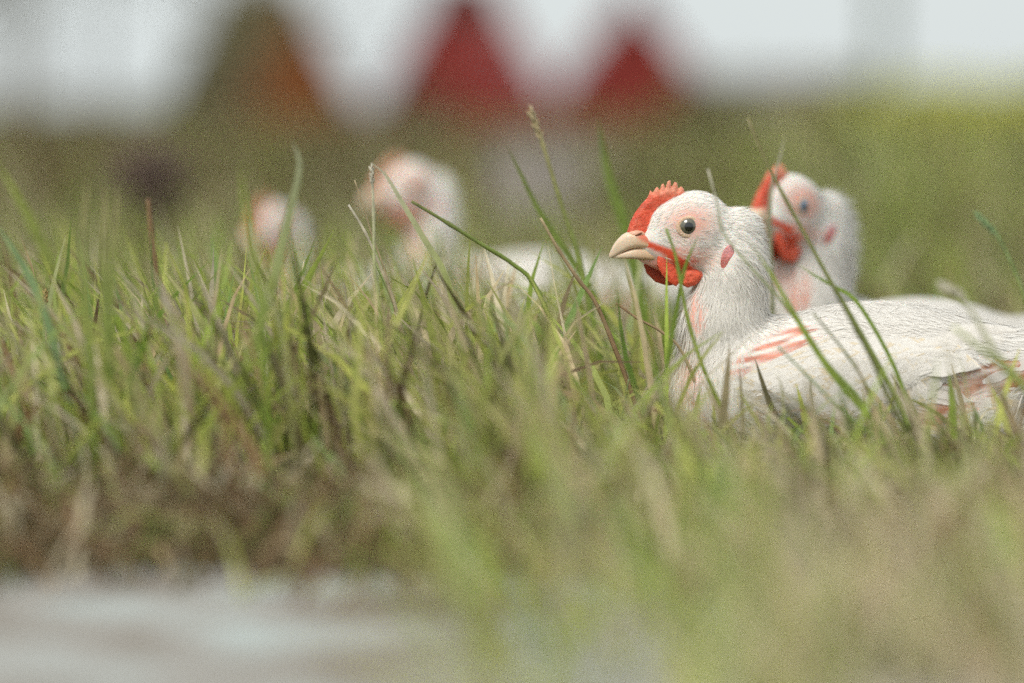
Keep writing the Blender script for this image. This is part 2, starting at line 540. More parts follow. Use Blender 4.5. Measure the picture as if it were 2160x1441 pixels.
def tree(u, Y, rad, hgt, crown_n, label, seed, lean=0.0, crown_z=0.5, crown_r=1.2, cols=((0.16, 0.17, 0.10), (0.24, 0.25, 0.17))):
    rng = np.random.default_rng(seed)
    p = at(u, 200, Y)
    root = empty("tree", (p[0], Y, 0), label, "tree", "slim trees along the background")
    tp = spline([(0, 0, -0.02), (lean * 0.3, 0, hgt * 0.35), (lean, 0.05, hgt)], 9)
    parts = [tube_geo(tp, np.linspace(rad, rad * 0.4, 9), 9)]
    v, f = join_geo(parts)
    tr = mesh_obj("trunk", v, f, M["bark"], root)
    cents = []
    for i in range(9):
        b0 = tp[rng.integers(3, 9)]
        a = rng.uniform(0, 2 * math.pi)
        L = crown_r * rng.uniform(0.5, 1.0)
        tip = b0 + np.array([L * math.cos(a), L * math.sin(a) * 0.7, L * rng.uniform(-0.05, 0.6)])
        pts = spline([b0, (b0 + tip) / 2 + [0, 0, 0.08], tip], 6)
        bv, bf = tube_geo(pts, np.linspace(rad * 0.35, rad * 0.1, 6), 5)
        mesh_obj("limb", bv, bf, M["bark"], root)
        if crown_n:
            q = pts[rng.integers(1, 6, crown_n // 9)] + rng.normal(size=(crown_n // 9, 3)) * crown_r * 0.22
            cents.append(q)
    if crown_n:
        c = np.vstack(cents)
        c = c[c[:, 2] > crown_z]
        v, f, t = leaves_geo(c, 0.07, rng, list(cols))
        mesh_obj("crown", v, f, M["leaf"], root, t)


tree(556, 42, 0.19, 4.2, 900, "thick dark trunk rising behind the brown hut to the top edge", 11, 0.02, 1.8, 1.6)
tree(45, 36.0, 0.13, 3.6, 1500, "slim brown tree nearest the left edge", 12, 0.10, 0.65, 1.5)
tree(205, 38.0, 0.06, 3.4, 1700, "thin sparse tree between left edge and the brown hut", 13, -0.05, 0.65, 1.5)


# ------------------------------------------------------------------ hens
KH = 2.25 / F            # metres per photo pixel at the nearest hen
U0, V0 = 1700.0, 993.0   # hen origin in design pixels


def ell(u, d, v, c, r, rot=0.0):
    x, y, z = u - c[0], d - c[1], v - c[2]
    if rot:
        cr, sr = math.cos(rot), math.sin(rot)
        x, z = x * cr + z * sr, -x * sr + z * cr
    k0 = np.sqrt((x / r[0]) ** 2 + (y / r[1]) ** 2 + (z / r[2]) ** 2)
    k1 = np.sqrt((x / r[0] ** 2) ** 2 + (y / r[1] ** 2) ** 2 + (z / r[2] ** 2) ** 2) + 1e-9
    return k0 * (k0 - 1) / k1


def cap(u, d, v, a, ra, b, rb, sy=1.0):
    a, b = np.array(a, float), np.array(b, float)
    e = b - a
    x, y, z = u - a[0], (d - a[1]) * sy, v - a[2]
    t = np.clip((x * e[0] + y * e[1] + z * e[2]) / (e @ e), 0, 1)
    return np.sqrt((x - e[0] * t) ** 2 + (y - e[1] * t) ** 2 + (z - e[2] * t) ** 2) - (ra + (rb - ra) * t)


def smin(a, b, k):
    h = np.clip(0.5 + 0.5 * (b - a) / k, 0, 1)
    return b + (a - b) * h - k * h * (1 - h)


def hen_sdf(u, d, v):
    f = ell(u, d, v, (1860, 0, 815), (335, 205, 178))
    f = smin(f, ell(u, d, v, (2150, 0, 795), (180, 140, 100)), 40)
    f = smin(f, cap(u, d, v, (2220, 0, 770), 70, (2360, 0, 700), 26), 50)
    f = smin(f, ell(u, d, v, (1590, 0, 835), (168, 165, 158)), 50)
    f = smin(f, ell(u, d, v, (1980, -135, 900), (150, 75, 85)), 40)      # thighs, folded under
    f = smin(f, ell(u, d, v, (1980, 135, 900), (150, 75, 85)), 40)
    n = cap(u, d, v, (1528, 0, 800), 100, (1528, 0, 690), 84)
    n = smin(n, cap(u, d, v, (1536, 0, 690), 88, (1555, 0, 560), 71, 1.12), 30)
    h = ell(u, d, v, (1472, 0, 488), (80, 57, 84))
    h = smin(h, ell(u, d, v, (1560, 0, 502), (56, 48, 64)), 12)
    h = smin(h, ell(u, d, v, (1430, 0, 482), (60, 40, 57)), 18)
    h = smin(h, ell(u, d, v, (1445, 0, 535), (62, 44, 42)), 22)
    h = smin(h, ell(u, d, v, (1395, 0, 515), (44, 30, 34)), 20)
    h = smin(h, cap(u, d, v, (1350, 0, 547), 4, (1402, 0, 556), 19), 10)
    n = smin(n, h, 22)
    return smin(f, n, 20)


def hen_near(u, v, side=-1):
    """Depth of the hen's surface at (u, v) on the near (-1) or far side."""
    d = np.linspace(0, side * 320, 641)
    f = hen_sdf(np.full_like(d, u), d, np.full_like(d, v))
    ins = np.where(f < 0)[0]
    return d[ins[-1]] if len(ins) else 0.0


WING = [(1625, 705), (1720, 672), (1850, 658), (1980, 664), (2080, 700), (2160, 735), (2055, 765), (1955, 812),
        (1875, 872), (1830, 908), (1720, 925), (1600, 900), (1520, 850), (1500, 800), (1560, 745)]


def wing_sdf(u, d, v):
    sd = poly_sd(u, v, WING)
    soft = 60 + 80 * sstep(800, 690, v) + 60 * sstep(1750, 1600, u)
    off = -8 + 30 * sstep(0, 1, (6 - sd) / soft)
    f = hen_sdf(u, d, v) - off
    return np.maximum(f, d + 60)


def blob(u, v, cu, cv, ru, rv, rot=0.0):
    c, s = math.cos(rot), math.sin(rot)
    x, y = (u - cu), (v - cv)
    x, y = x * c + y * s, -x * s + y * c
    return np.clip(1 - np.sqrt((x / ru) ** 2 + (y / rv) ** 2), 0, 1)


def vnoise(P, s, seed=0):
    """Cheap smooth noise in [-1, 1] from summed sines."""
    r = np.random.default_rng(seed)
    o = 0
    for i in range(5):
        k = r.normal(size=3); k *= s * (0.7 + 0.35 * i) / np.linalg.norm(k)
        o = o + np.sin(P @ k + r.uniform(0, 6.28)) / 5
    return o * 1.6


def skin_masks(P):
    u, d, v = P[:, 0], P[:, 1], P[:, 2]
    n = vnoise(P, 0.05, 3)
    n2 = vnoise(P, 0.16, 5)
    red = np.zeros(len(P))
    red = np.maximum(red, 1.5 * blob(u, v, 1420, 585, 62, 48) * (v > 530))                     # wattle root
    for (a0, a1, b0, b1, w0) in ((1346, 507, 1414, 533, 10), (1414, 536, 1436, 560, 15)):       # red line over the gape
        ex, ev = b0 - a0, b1 - a1
        t = np.clip(((u - a0) * ex + (v - a1) * ev) / (ex * ex + ev * ev), 0, 1)
        red = np.maximum(red, 1.8 * np.clip(1 - np.hypot(u - a0 - ex * t, v - a1 - ev * t) / w0, 0, 1))
    red = np.maximum(red, 1.5 * blob(u, v, 1440, 560, 62, 34, math.radians(35)) * (n2 > 0.05))
    pink = np.zeros(len(P))
    pink = np.maximum(pink, 1.4 * blob(u, v, 1455, 470, 75, 55))
    pink = np.maximum(pink, 1.3 * blob(u, v, 1445, 545, 95, 42))
    pink = np.maximum(pink, 2.0 * blob(u, v, 1375, 560, 45, 26))
    pink = np.maximum(pink, 1.5 * blob(u, v, 1470, 660, 30, 75, math.radians(-4)))             # bare throat
    pink = np.maximum(pink, 0.9 * blob(u, v, 1455, 790, 40, 110))
    sh = 1.6 * blob(u, v, 1650, 728, 150, 44, math.radians(-26)) * (0.75 + 0.5 * n)            # shoulder
    brown = 1.6 * blob(u, v, 2110, 785, 210, 62, math.radians(-16)) * (0.85 + 0.4 * n)         # flank under the wing
    brown = np.maximum(brown, 1.6 * blob(u, v, 1965, 860, 185, 50, math.radians(-28)) * (0.85 + 0.4 * n))
    sh = np.maximum(sh, 1.3 * blob(u, v, 1850, 925, 55, 30) * (0.7 + 0.5 * n2))
    near = (d < -20)
    sh, brown = sh * near, brown * near
    return np.clip(red, 0, 1), np.clip(pink, 0, 1), np.clip(sh, 0, 1), np.clip(brown, 0, 1)


C_WHITE = np.array([0.75, 0.725, 0.685])
C_RED = np.array([0.65, 0.092, 0.044])
C_PINK = np.array([0.72, 0.40, 0.33])
C_SHOULDER = np.array([0.56, 0.25, 0.19])
C_BROWN = np.array([0.35, 0.17, 0.11])


def skin_color(P, pale=0.0, flush=1.0):
    red, pink, sh, brown = skin_masks(P)
    pink = np.clip(pink * flush, 0, 1)
    u, d, v = P.T
    def streak(deg, seed):           # ragged rows of broken quills along the lie of the feathers
        c, s_ = math.cos(math.radians(deg)), math.sin(math.radians(deg))
        Q = np.stack([(u * c + v * s_) * 0.035, d * 0.02, (-u * s_ + v * c) * 0.42], 1)
        return vnoise(Q, 1.0, seed)
    sh = np.clip(sh * 1.6, 0, 1) * np.clip(0.62 + 1.0 * streak(-16, 31), 0.08, 1.0)
    brown = np.clip(brown * 1.5, 0, 1) * np.clip(0.85 + 0.60 * streak(-22, 33), 0.15, 1.0)
    red = red * (1 - 0.8 * pale)
    c = np.tile(C_WHITE, (len(P), 1))
    for m, q in ((pink * 0.9, C_PINK), (sh, C_SHOULDER * (1 + 0.30 * vnoise(P, 0.13, 8)[:, None])), (brown, C_BROWN * (1 + 0.30 * vnoise(P, 0.11, 12)[:, None])), (red, C_RED)):
        c = c * (1 - m[:, None]) + q * m[:, None]
    cream = np.clip(vnoise(P, 0.012, 9), 0, 1) * sstep(1500, 1700, P[:, 0]) * sstep(700, 860, P[:, 2])
    return c * (1 - 0.35 * cream[:, None] * np.array([0.15, 0.35, 0.75]))


def flow(P):
    """Direction the feathers lie in, per point (u, d, v)."""
    u, d, v = P[:, 0], P[:, 1], P[:, 2]
    head = np.stack([u - 1325, 0.3 * d, v - 505], 1)
    head /= np.linalg.norm(head, axis=1)[:, None]
    head[:, 2] += 0.25 * sstep(1450, 1580, u)
    neck = np.stack([0.12 + 0 * u, 0.002 * d, 1.0 + 0 * u], 1)
    body = np.stack([1.0 + 0 * u, 0.0 * d, 0.12 + 0.30 * sstep(700, 950, v) - 0.5 * sstep(1850, 2100, u) * sstep(720, 800, v)], 1)
    a = sstep(520, 620, v + 0.15 * (u - 1500))[:, None]
    b = (sstep(1560, 1680, u + 0.35 * (v - 700)) * sstep(640, 700, v))[:, None]
    w = head * (1 - a) + neck * a
    w = w * (1 - b) + body * b
    return w


def mesh_sample(V, Q, n, rng):
    T = np.vstack([Q[:, [0, 1, 2]], Q[:, [0, 2, 3]]])
    a, b, c = V[T[:, 0]], V[T[:, 1]], V[T[:, 2]]
    nr = np.cross(b - a, c - a)
    ar = np.linalg.norm(nr, axis=1)
    i = rng.choice(len(T), n, p=ar / ar.sum())
    r1, r2 = rng.random(n), rng.random(n)
    s = np.sqrt(r1)
    P = a[i] * (1 - s)[:, None] + b[i] * (s * (1 - r2))[:, None] + c[i] * (s * r2)[:, None]
    return P


def sdf_normal(fn, P, e=2.0):
    g = []
    for k in range(3):
        A, B = P.copy(), P.copy()
        A[:, k] += e; B[:, k] -= e
        g.append(fn(A[:, 0], A[:, 1], A[:, 2]) - fn(B[:, 0], B[:, 1], B[:, 2]))
    g = np.stack(g, 1)
    return g / (np.linalg.norm(g, axis=1)[:, None] + 1e-9)


def strands(P, N, D, L, W, lift, curl, rng, segs=3, cup=0.0):
    """Feather-shaped strips: P roots, N normals, D directions, L lengths, W half widths."""
    n = len(P)
    D = D - N * (D * N).sum(1)[:, None]
    D /= np.linalg.norm(D, axis=1)[:, None] + 1e-9
    S = np.cross(N, D)
    t = np.linspace(0, 1, segs + 1)
    prof = np.sin(np.pi * np.clip(t * 0.80 + 0.12, 0, 1)) if segs > 2 else np.array([0.8, 1.0, 0.1])
    prof[-1] = 0.05
    ctr = P[:, None] + D[:, None] * (L[:, None] * t)[..., None] + N[:, None] * (L[:, None] * (lift[:, None] * t - curl[:, None] * t ** 2))[..., None]
    half = S[:, None] * (W[:, None] * prof)[..., None]
    V = np.stack([ctr - half, ctr + half], 2).reshape(n, -1, 3)
    m = 2 * (segs + 1)
    q = np.array([[2 * i + 2, 2 * i + 3, 2 * i + 1, 2 * i] for i in range(segs)])
    Fq = (np.arange(n)[:, None, None] * m + q[None]).reshape(-1, 4)
    return V.reshape(-1, 3), Fq, m


def hug(V, fn, N, L, lift, k):
    """Lay strips onto the surface fn, tips raised by lift * length."""
    n = len(N)
    t = np.tile(np.repeat(np.linspace(0, 1, k // 2), 2), n)
    NN = np.repeat(N, k, 0)
    h = 0.4 + np.repeat(L * lift, k) * t
    for _ in range(2):
        V = V - NN * np.clip(fn(V[:, 0], V[:, 1], V[:, 2]) - h, -12, 12)[:, None]
    return V


def loft(stations, segs=28, pw=3.0, sub=40):
    """Beak piece: (u, v_top, v_bottom, half width) stations, tip first."""
    s = spline(np.array(stations, float), sub)
    a = np.arange(segs) / segs * 2 * math.pi
    ca, sa = np.cos(a), np.sin(a)
    cx = np.sign(ca) * np.abs(ca) ** (2 / pw); sx_ = np.sign(sa) * np.abs(sa) ** (2 / pw)
    mid, hh = (s[:, 1] + s[:, 2]) / 2, np.maximum((s[:, 2] - s[:, 1]) / 2, 0.4)
    V = np.stack([np.repeat(s[:, :1], segs, 1), s[:, 3:4] * cx[None], mid[:, None] + hh[:, None] * sx_[None]], -1).reshape(-1, 3)
    i = np.arange(sub - 1)[:, None] * segs; j = np.arange(segs)[None]; j2 = (j + 1) % segs
    Fq = np.stack([i + j, i + j2, i + segs + j2, i + segs + j], -1).reshape(-1, 4)
    return V, [Fq, np.array([np.arange(segs)[::-1]]), np.array([(sub - 1) * segs + np.arange(segs)])]


COMB = [(1326, 494), (1334, 468), (1344, 449), (1357, 432), (1369, 419), (1372, 413), (1376, 402), (1381, 408), (1387, 398), (1391, 395), (1396, 403),
        (1399, 391), (1404, 388), (1408, 398), (1412, 384), (1418, 381), (1421, 396), (1427, 385), (1433, 387), (1435, 400), (1441, 394), (1447, 400),
        (1450, 414), (1450, 440), (1420, 470), (1390, 500), (1345, 503)]
WAT_NEAR = [(1400, 532), (1388, 540), (1388, 560), (1398, 580), (1412, 596), (1428, 605), (1436, 596), (1434, 575), (1428, 552), (1416, 536)]
WAT_FAR = [(1375, 548), (1363, 560), (1370, 580), (1390, 598), (1414, 606), (1432, 603), (1440, 585), (1420, 560), (1395, 545)]
WAT_REAR = [(1438, 580), (1440, 600), (1452, 608), (1470, 602), (1488, 584), (1484, 572), (1466, 566), (1446, 568)]


def slab(poly, d0, half, lo, hi, res, edge=9.0, tilt=0.0, base_w=0.0, base=None):
    def fn(u, d, v):
        p = poly_sd(u, v, poly)
        h = half * np.sqrt(np.clip(-p / edge, 0, 1)) - 0.6 * (p > 0)
        if base is not None:
            h = h + base_w * sstep(base[1], base[0], v)
        return np.maximum(np.abs(d - d0 - tilt * (v - poly[0][1])) - h, p)
    return surface_nets(fn, lo, hi, res)


def uv_sphere(c, r, nu=24, nv=14):
    th = np.linspace(0.02, math.pi - 0.02, nv)
    ph = np.arange(nu) / nu * 2 * math.pi
    T, Pp = np.meshgrid(th, ph, indexing="ij")
    r = np.broadcast_to(r, (3,))
    V = np.stack([c[0] + r[0] * np.sin(T) * np.cos(Pp), c[1] + r[1] * np.cos(T), c[2] + r[2] * np.sin(T) * np.sin(Pp)], -1).reshape(-1, 3)
    i = np.arange(nv - 1)[:, None] * nu; j = np.arange(nu)[None]; j2 = (j + 1) % nu
    return V, [np.stack([i + j, i + j2, i + nu + j2, i + nu + j], -1).reshape(-1, 4)]


# canonical shapes, built once in design pixels (u right, d away, v down)
BODY_V, BODY_Q = surface_nets(hen_sdf, (1330, -260, 380), (2420, 260, 1010), 6.0)
WING_V, WING_Q = surface_nets(wing_sdf, (1480, -280, 640), (2190, -50, 940), 6.0)
_keep = (poly_sd(WING_V[:, 0], WING_V[:, 2], WING) < 10) & (WING_V[:, 1] < -63)
_q = WING_Q[_keep[WING_Q].all(1)]
_u = np.unique(_q); _map = np.full(len(WING_V), -1); _map[_u] = np.arange(len(_u))
WING_V, WING_Q = WING_V[_u], _map[_q]
COMB_G = slab(COMB, 0, 10, (1316, -26, 374), (1460, 26, 512), 2.0, 10, base_w=4, base=(500, 440))
WN_G = slab(WAT_NEAR, -24, 7, (1380, -44, 524), (1444, -4, 612), 2.0, 10, tilt=-0.08)
WF_G = slab(WAT_FAR, 16, 7, (1356, -8, 538), (1448, 40, 612), 2.0, 10, tilt=0.08)
WR_G = slab(WAT_REAR, -28, 8, (1430, -50, 560), (1496, -6, 614), 2.0, 10, tilt=-0.05)
UPPER = [(1289, 538, 544, 2), (1295, 524, 545, 8), (1304, 510, 541, 12), (1318, 496, 534, 17), (1334, 490, 527, 21), (1356, 493, 525.5, 24),
         (1380, 503, 529, 26), (1403, 513, 534, 28), (1426, 521, 542, 29)]
LOWER = [(1297, 541, 546, 4), (1318, 533, 547, 12), (1342, 524.5, 548, 16), (1366, 522.5, 550, 19), (1392, 525, 554, 22), (1424, 534, 562, 24)]
EYE = (1452.0, 478.0)


def make_hen(name, label, yaw=0.0, lift=0.0, pitch=0.0, seed=1, detail=1.0, body_yaw=0.0, iris="iris", eye_uvY=(1452, 478, 2.25), lid=0.0, pale=0.0, puff=0.0, ruff=1.0, flush=1.0):
    rng = np.random.default_rng(seed)
    piv = np.array([1545.0, 0.0, 600.0])

    def pose(P):
        """Turn / nod / raise the head on the neck; then to metres."""
        P = np.array(P, float)
        w = sstep(780, 590, P[:, 2]) * sstep(1700, 1640, P[:, 0])
        a = yaw * w
        du = P[:, 0] - 1468
        P[:, 0] += puff * np.maximum(du, 0) ** 2 / (np.abs(du) + 40) * w
        x, y = P[:, 0] - piv[0], P[:, 1]
        X = x * np.cos(a) - y * np.sin(a)
        Y_ = x * np.sin(a) + y * np.cos(a)
        z = P[:, 2] - piv[2]
        b = pitch * sstep(620, 540, P[:, 2]) * w
        X2 = X * np.cos(b) - z * np.sin(b)
        z2 = X * np.sin(b) + z * np.cos(b)
        X, z = np.where(w > 0, X2, X), np.where(w > 0, z2, z)
        u, d, v = X + piv[0], Y_, z + piv[2] - lift * w
        q = np.stack([(u - U0), d, (V0 - v)], 1) * KH
        c, s = math.cos(body_yaw), math.sin(body_yaw)
        return np.stack([q[:, 0] * c - q[:, 1] * s, q[:, 0] * s + q[:, 1] * c, q[:, 2]], 1)

    e_loc = pose(np.array([[EYE[0], -46.0, EYE[1]]]))[0]
    e_w = at(*eye_uvY)
    root = empty(name, (e_w[0] - e_loc[0], e_w[1] - e_loc[1], e_w[2] - e_loc[2]), label, "chicken", "white hens resting in the grass")

    def part(nm, V, Fq, mat, parent=root, tint=None, smooth=True, nrm=None):
        PV = pose(V)
        if nrm is not None:        # feathers share the roundness of the body they cover
            nrm = pose(np.asarray(V) + nrm) - PV
            nrm /= np.linalg.norm(nrm, axis=1)[:, None] + 1e-12
        # a lateral mirror of axes turns faces inside out; flip the winding back
        Fq = [np.asarray(f)[:, ::-1] for f in (Fq if isinstance(Fq, list) else [Fq])]
        return mesh_obj(nm, PV, Fq, mat, parent, tint, smooth, nrm)

    def varied(n, base, amt=0.12):
        return np.tile(base, (n, 1)) * (1 + amt * rng.uniform(-1, 1, (n, 1)))

    body = part("body", BODY_V, BODY_Q, M["plumage"], tint=skin_color(BODY_V, pale, flush))
    # --- plumage on the body, face, neck
    def plumage(V, Q, fn, n, spec, nm, parent):
        P = mesh_sample(V, Q, n, rng)
        red, pink, sh, brown = skin_masks(P)
        u, d, v = P.T
        L0 = spec["f"](P)[0]
        Fd = flow(P); Fd /= np.linalg.norm(Fd, axis=1)[:, None]
        for q in (0.5, 1.0):
            _, _, sh2, br2 = skin_masks(P + Fd * (q * L0)[:, None])
            sh, brown = np.maximum(sh, sh2), np.maximum(brown, br2)
        keep = rng.random(len(P)) > np.clip(red * 1.3 + pink * 0.80 + sh * 1.0 + brown * 1.2, 0, 0.985)
        keep &= ~((blob(u, v, EYE[0], EYE[1], 27, 27) > 0) & (np.abs(d) > 15))
        keep &= ~((u < 1388) & (v > 488) & (v < 620))
        keep &= (blob(u, v, 1533, 543, 13, 27, math.radians(14)) <= 0) | (np.abs(d) < 25)
        if nm == "contour_feathers": keep &= (poly_sd(u, v, WING) > -25) | (np.abs(d) < 60)
        P = P[keep]
        u, d, v = P.T
        N = sdf_normal(fn, P)
        D = flow(P) + rng.normal(size=P.shape) * spec["mess"]
        L, W, lf, cu = spec["f"](P)
        L = L * rng.uniform(0.7, 1.3, len(P)); W = W * rng.uniform(0.8, 1.2, len(P))
        red, pink, sh, brown = skin_masks(P)
        m = np.clip(sh + brown, 0, 1)
        W = W * (1 - 0.75 * m)
        lf = lf * rng.uniform(0.5, 1.5, len(P))
        V2, F2, k = strands(P, N, D, L, W, 0 * lf, 0 * lf, rng, spec["segs"])
        V2 = hug(V2, fn, N, L, lf, k)
        c = np.tile(C_WHITE * 1.02, (len(P), 1)) * rng.uniform(0.97, 1.03, (len(P), 1))
        cr = rng.random(len(P)) < 0.12 * sstep(720, 860, v)
        c[cr] *= np.array([0.95, 0.82, 0.6])
        o = part(nm, V2, F2, M["feather" if nm == "contour_feathers" else "down"], parent, np.repeat(c, k, 0), nrm=np.repeat(N + (0.05 if nm == "contour_feathers" else 0.10) * rng.normal(size=N.shape), k, 0))
        tag(o, kind="stuff")

    def f_fluff(P):
        u, d, v = P.T
        hd = sstep(600, 520, v) * sstep(1660, 1600, u)           # 1 on the head
        bd = sstep(1600, 1700, u) * sstep(640, 700, v)            # 1 on the body
        nape = sstep(1510, 1585, u) * sstep(640, 560, v)
        L = 11 * hd + 28 * (1 - hd) * (1 - bd) + 40 * bd + 18 * ruff * nape + 14 * sstep(1480, 1440, u) * (1 - hd)
        W = 1.1 * hd + 1.7 * (1 - hd) * (1 - bd) + 2.6 * bd
        lf = 0.14 * hd + (0.09 + 0.35 * sstep(1490, 1440, u) * rng.random(len(P)) ** 2) * (1 - hd) * (1 - bd) + 0.08 * bd + ruff * 0.55 * nape * rng.random(len(P))
        return L, W, lf, 0.6 * lf
    def f_body(P):
        u, d, v = P.T
        L = 58 + 25 * sstep(1700, 2100, u)
        W = 17 + 6 * sstep(1700, 2100, u)
        L = L * (0.45 + 0.55 * sstep(1560, 1720, u)); W = W * (0.35 + 0.65 * sstep(1560, 1720, u))
        return L, W, 0.012 + 0 * u, 0 * u
    plumage(BODY_V, BODY_Q, hen_sdf, int(15000 * detail), dict(mess=0.22, f=f_fluff, segs=3), "down", body)
    bm = BODY_V[BODY_Q[:, 0]]
    bsel = (bm[:, 2] > 640) & (bm[:, 0] > 1480)
    plumage(BODY_V, BODY_Q[bsel], hen_sdf, int(5200 * detail), dict(mess=0.12, f=f_body, segs=4), "contour_feathers", body)
    # extra fine hair on head and neck
    hsel = (bm[:, 2] < 760) & (bm[:, 0] < 1660)
    plumage(BODY_V, BODY_Q[hsel], hen_sdf, int(6500 * detail), dict(mess=0.25, f=f_fluff, segs=2), "fine_down", body)

    # --- wings: plumed shield, covert feathers, flight feathers one by one
    for side in (-1, 1):
        flip = np.array([1, -side, 1.0])
        # the canonical wing is on the near side
        wv = WING_V * flip
        wq = WING_Q if side == -1 else WING_Q[:, ::-1]
        wing = part("wing", wv, wq, M["plumage"], tint=skin_color(WING_V))
        n = int((4200 if side == -1 else 1600) * detail)
        P = mesh_sample(WING_V, WING_Q, n, rng)
        _, _, sh, brown = skin_masks(P)
        EX = P[sh > 0.25]
        EX = np.repeat(EX, 5, 0) + rng.normal(size=(5 * len(EX), 3)) * np.array([9, 2, 9])
        EX = EX[rng.random(len(EX)) < 0.45]
        L0 = 38 + 50 * sstep(1620, 1950, P[:, 0])
        for q in (0.5, 1.0):
            _, _, sh2, _b = skin_masks(P + np.array([1.0, 0, 0.15]) * (q * L0)[:, None])
            sh = np.maximum(sh, sh2)
        P = P[rng.random(len(P)) > np.clip(sh * 1.0, 0, 0.95)]
        n_full = len(P)
        P = np.vstack([P, EX])
        N = sdf_normal(wing_sdf, P)
        D = np.stack([np.ones(len(P)), np.zeros(len(P)), 0.10 + 0.25 * sstep(760, 900, P[:, 2])], 1) + rng.normal(size=P.shape) * 0.10
        L = (38 + 50 * sstep(1620, 1950, P[:, 0])) * rng.uniform(0.75, 1.25, len(P))
        W = (8 + 14 * sstep(1620, 1900, P[:, 0])) * rng.uniform(0.8, 1.2, len(P))
        _, _, sh, _b = skin_masks(P)
        W[n_full:] = rng.uniform(1.2, 4.2, len(P) - n_full); L[n_full:] = rng.uniform(22, 50, len(P) - n_full)
        D[n_full:, 2] -= 0.35
        V2, F2, k = strands(P, N, D, L, W, np.zeros(len(P)), np.zeros(len(P)), rng, 4)
        V2 = hug(V2, wing_sdf, N, L, np.full(len(P), 0.012), k)
        V2 = V2 * flip
        if side == 1: F2 = F2[:, ::-1]
        c = np.tile(C_WHITE * 1.02, (len(P), 1)) * rng.uniform(0.97, 1.03, (len(P), 1))
        cr = rng.random(len(P)) < 0.10
        c[cr] *= np.array([0.96, 0.86, 0.68])
        tag(part("coverts", V2, F2, M["feather"], wing, np.repeat(c, k, 0), nrm=np.repeat((N + 0.05 * rng.normal(size=N.shape)) * flip, k, 0)), kind="stuff")
        if side == -1 or detail > 0.9:
            # flight feathers along the rear and lower rim
            rim = spline([(1840, 880), (1890, 845), (1960, 800), (2050, 755), (2130, 728), (2150, 715)], 13)
            for i, (ru, rv) in enumerate(rim):
                dep = hen_near(ru - 40, rv - 6) - 10
                Lf = 110 + 40 * math.sin(i * 1.3)
                t = np.linspace(0, 1, 9)
                ang = math.radians(4 + 3.0 * math.sin(i * 2.1))
                dirv = np.array([math.cos(ang), 0.0, math.sin(ang)])
                ctr = np.array([ru - 150, dep, rv - 26]) + t[:, None] * dirv * Lf
                dd = np.array([min(hen_near(c[0], c[2]), -40) for c in ctr]) - 9 - 10 * sstep(0.8, 0.2, t)
                ctr[:, 1] = np.convolve(np.pad(dd, 2, mode="edge"), np.ones(5) / 5, "valid")
                wdt = 15 * np.sin(np.pi * np.clip(0.10 + 0.84 * t, 0, 1)) + 0.6
                sidev = np.array([-math.sin(ang), 0.25, math.cos(ang)])
                Vf = np.stack([ctr - sidev * wdt[:, None], ctr + np.array([0, -2.2, 0]), ctr + sidev * wdt[:, None],], 1).reshape(-1, 3)
                Ff = np.array([[3 * a + b, 3 * a + b + 1, 3 * a + b + 4, 3 * a + b + 3] for a in range(8) for b in (0, 1)])
                Vf = Vf * flip
                if side == -1: Ff = Ff[:, ::-1]
                part("feather", Vf, Ff, M["feather"], wing, np.tile(C_WHITE * 1.0, (len(Vf), 1)), nrm=np.tile(np.array([0.05, -0.85, -0.5]) * flip, (len(Vf), 1)))

    # --- tail feathers
    for i in range(9):
        a = (i - 4) / 4
        t = np.linspace(0, 1, 8)
        base = np.array([2320, a * 26, 712 + 8 * abs(a)])
        dirv = np.array([0.85, a * 0.22, -0.42]); dirv /= np.linalg.norm(dirv)
        ctr = base + t[:, None] * dirv * 190 + np.array([0, 0, 1]) * (26 * t[:, None] ** 2)
        wdt = 20 * np.sin(np.pi * np.clip(0.12 + 0.80 * t, 0, 1)) + 0.8
        sv = np.array([0.2, 0.55, 0.6])
        Vf = np.stack([ctr - sv * wdt[:, None], ctr + np.array([0, 0, -2.5]), ctr + sv * wdt[:, None]], 1).reshape(-1, 3)
        Ff = np.array([[3 * x + b, 3 * x + b + 1, 3 * x + b + 4, 3 * x + b + 3] for x in range(7) for b in (0, 1)])
        part("tail_feather", Vf, Ff, M["feather"], tint=np.tile(C_WHITE, (len(Vf), 1)))

    # --- comb, wattles, beak, eyes, ear lobes
    V, Q = COMB_G
    n2 = vnoise(V, 0.12, 4)
    t = (sstep(428, 392, V[:, 2]) * 0.95 + 0.25 * np.clip(vnoise(V, 0.45, 14), 0, 1)).clip(0, 0.9)[:, None]
    cc = C_RED * (1 + 0.22 * n2[:, None]) * (1 - t) + np.array([0.72, 0.31, 0.20]) * t
    PALE = np.array([0.66, 0.36, 0.25])
    cc = cc * (1 - pale) + PALE * pale
    part("comb", V, Q, M["comb"], tint=np.clip(cc, 0, 1))
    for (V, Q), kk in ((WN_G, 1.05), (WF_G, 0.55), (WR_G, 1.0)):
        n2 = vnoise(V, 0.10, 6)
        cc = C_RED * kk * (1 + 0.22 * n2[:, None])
        if V is WR_G[0]:
            cc = cc * 0.8 + np.array([0.66, 0.20, 0.11]) * 0.2
        cc = cc * (1 - pale) + PALE * pale
        part("wattle", V, Q, M["comb"], tint=np.clip(cc, 0, 1))
        if V is WR_G[0]:
            part("wattle", V * np.array([1, -1, 1]), Q[:, ::-1], M["comb"], tint=np.clip(cc, 0, 1))
    beak = empty("beak", (0, 0, 0)); beak.parent = root
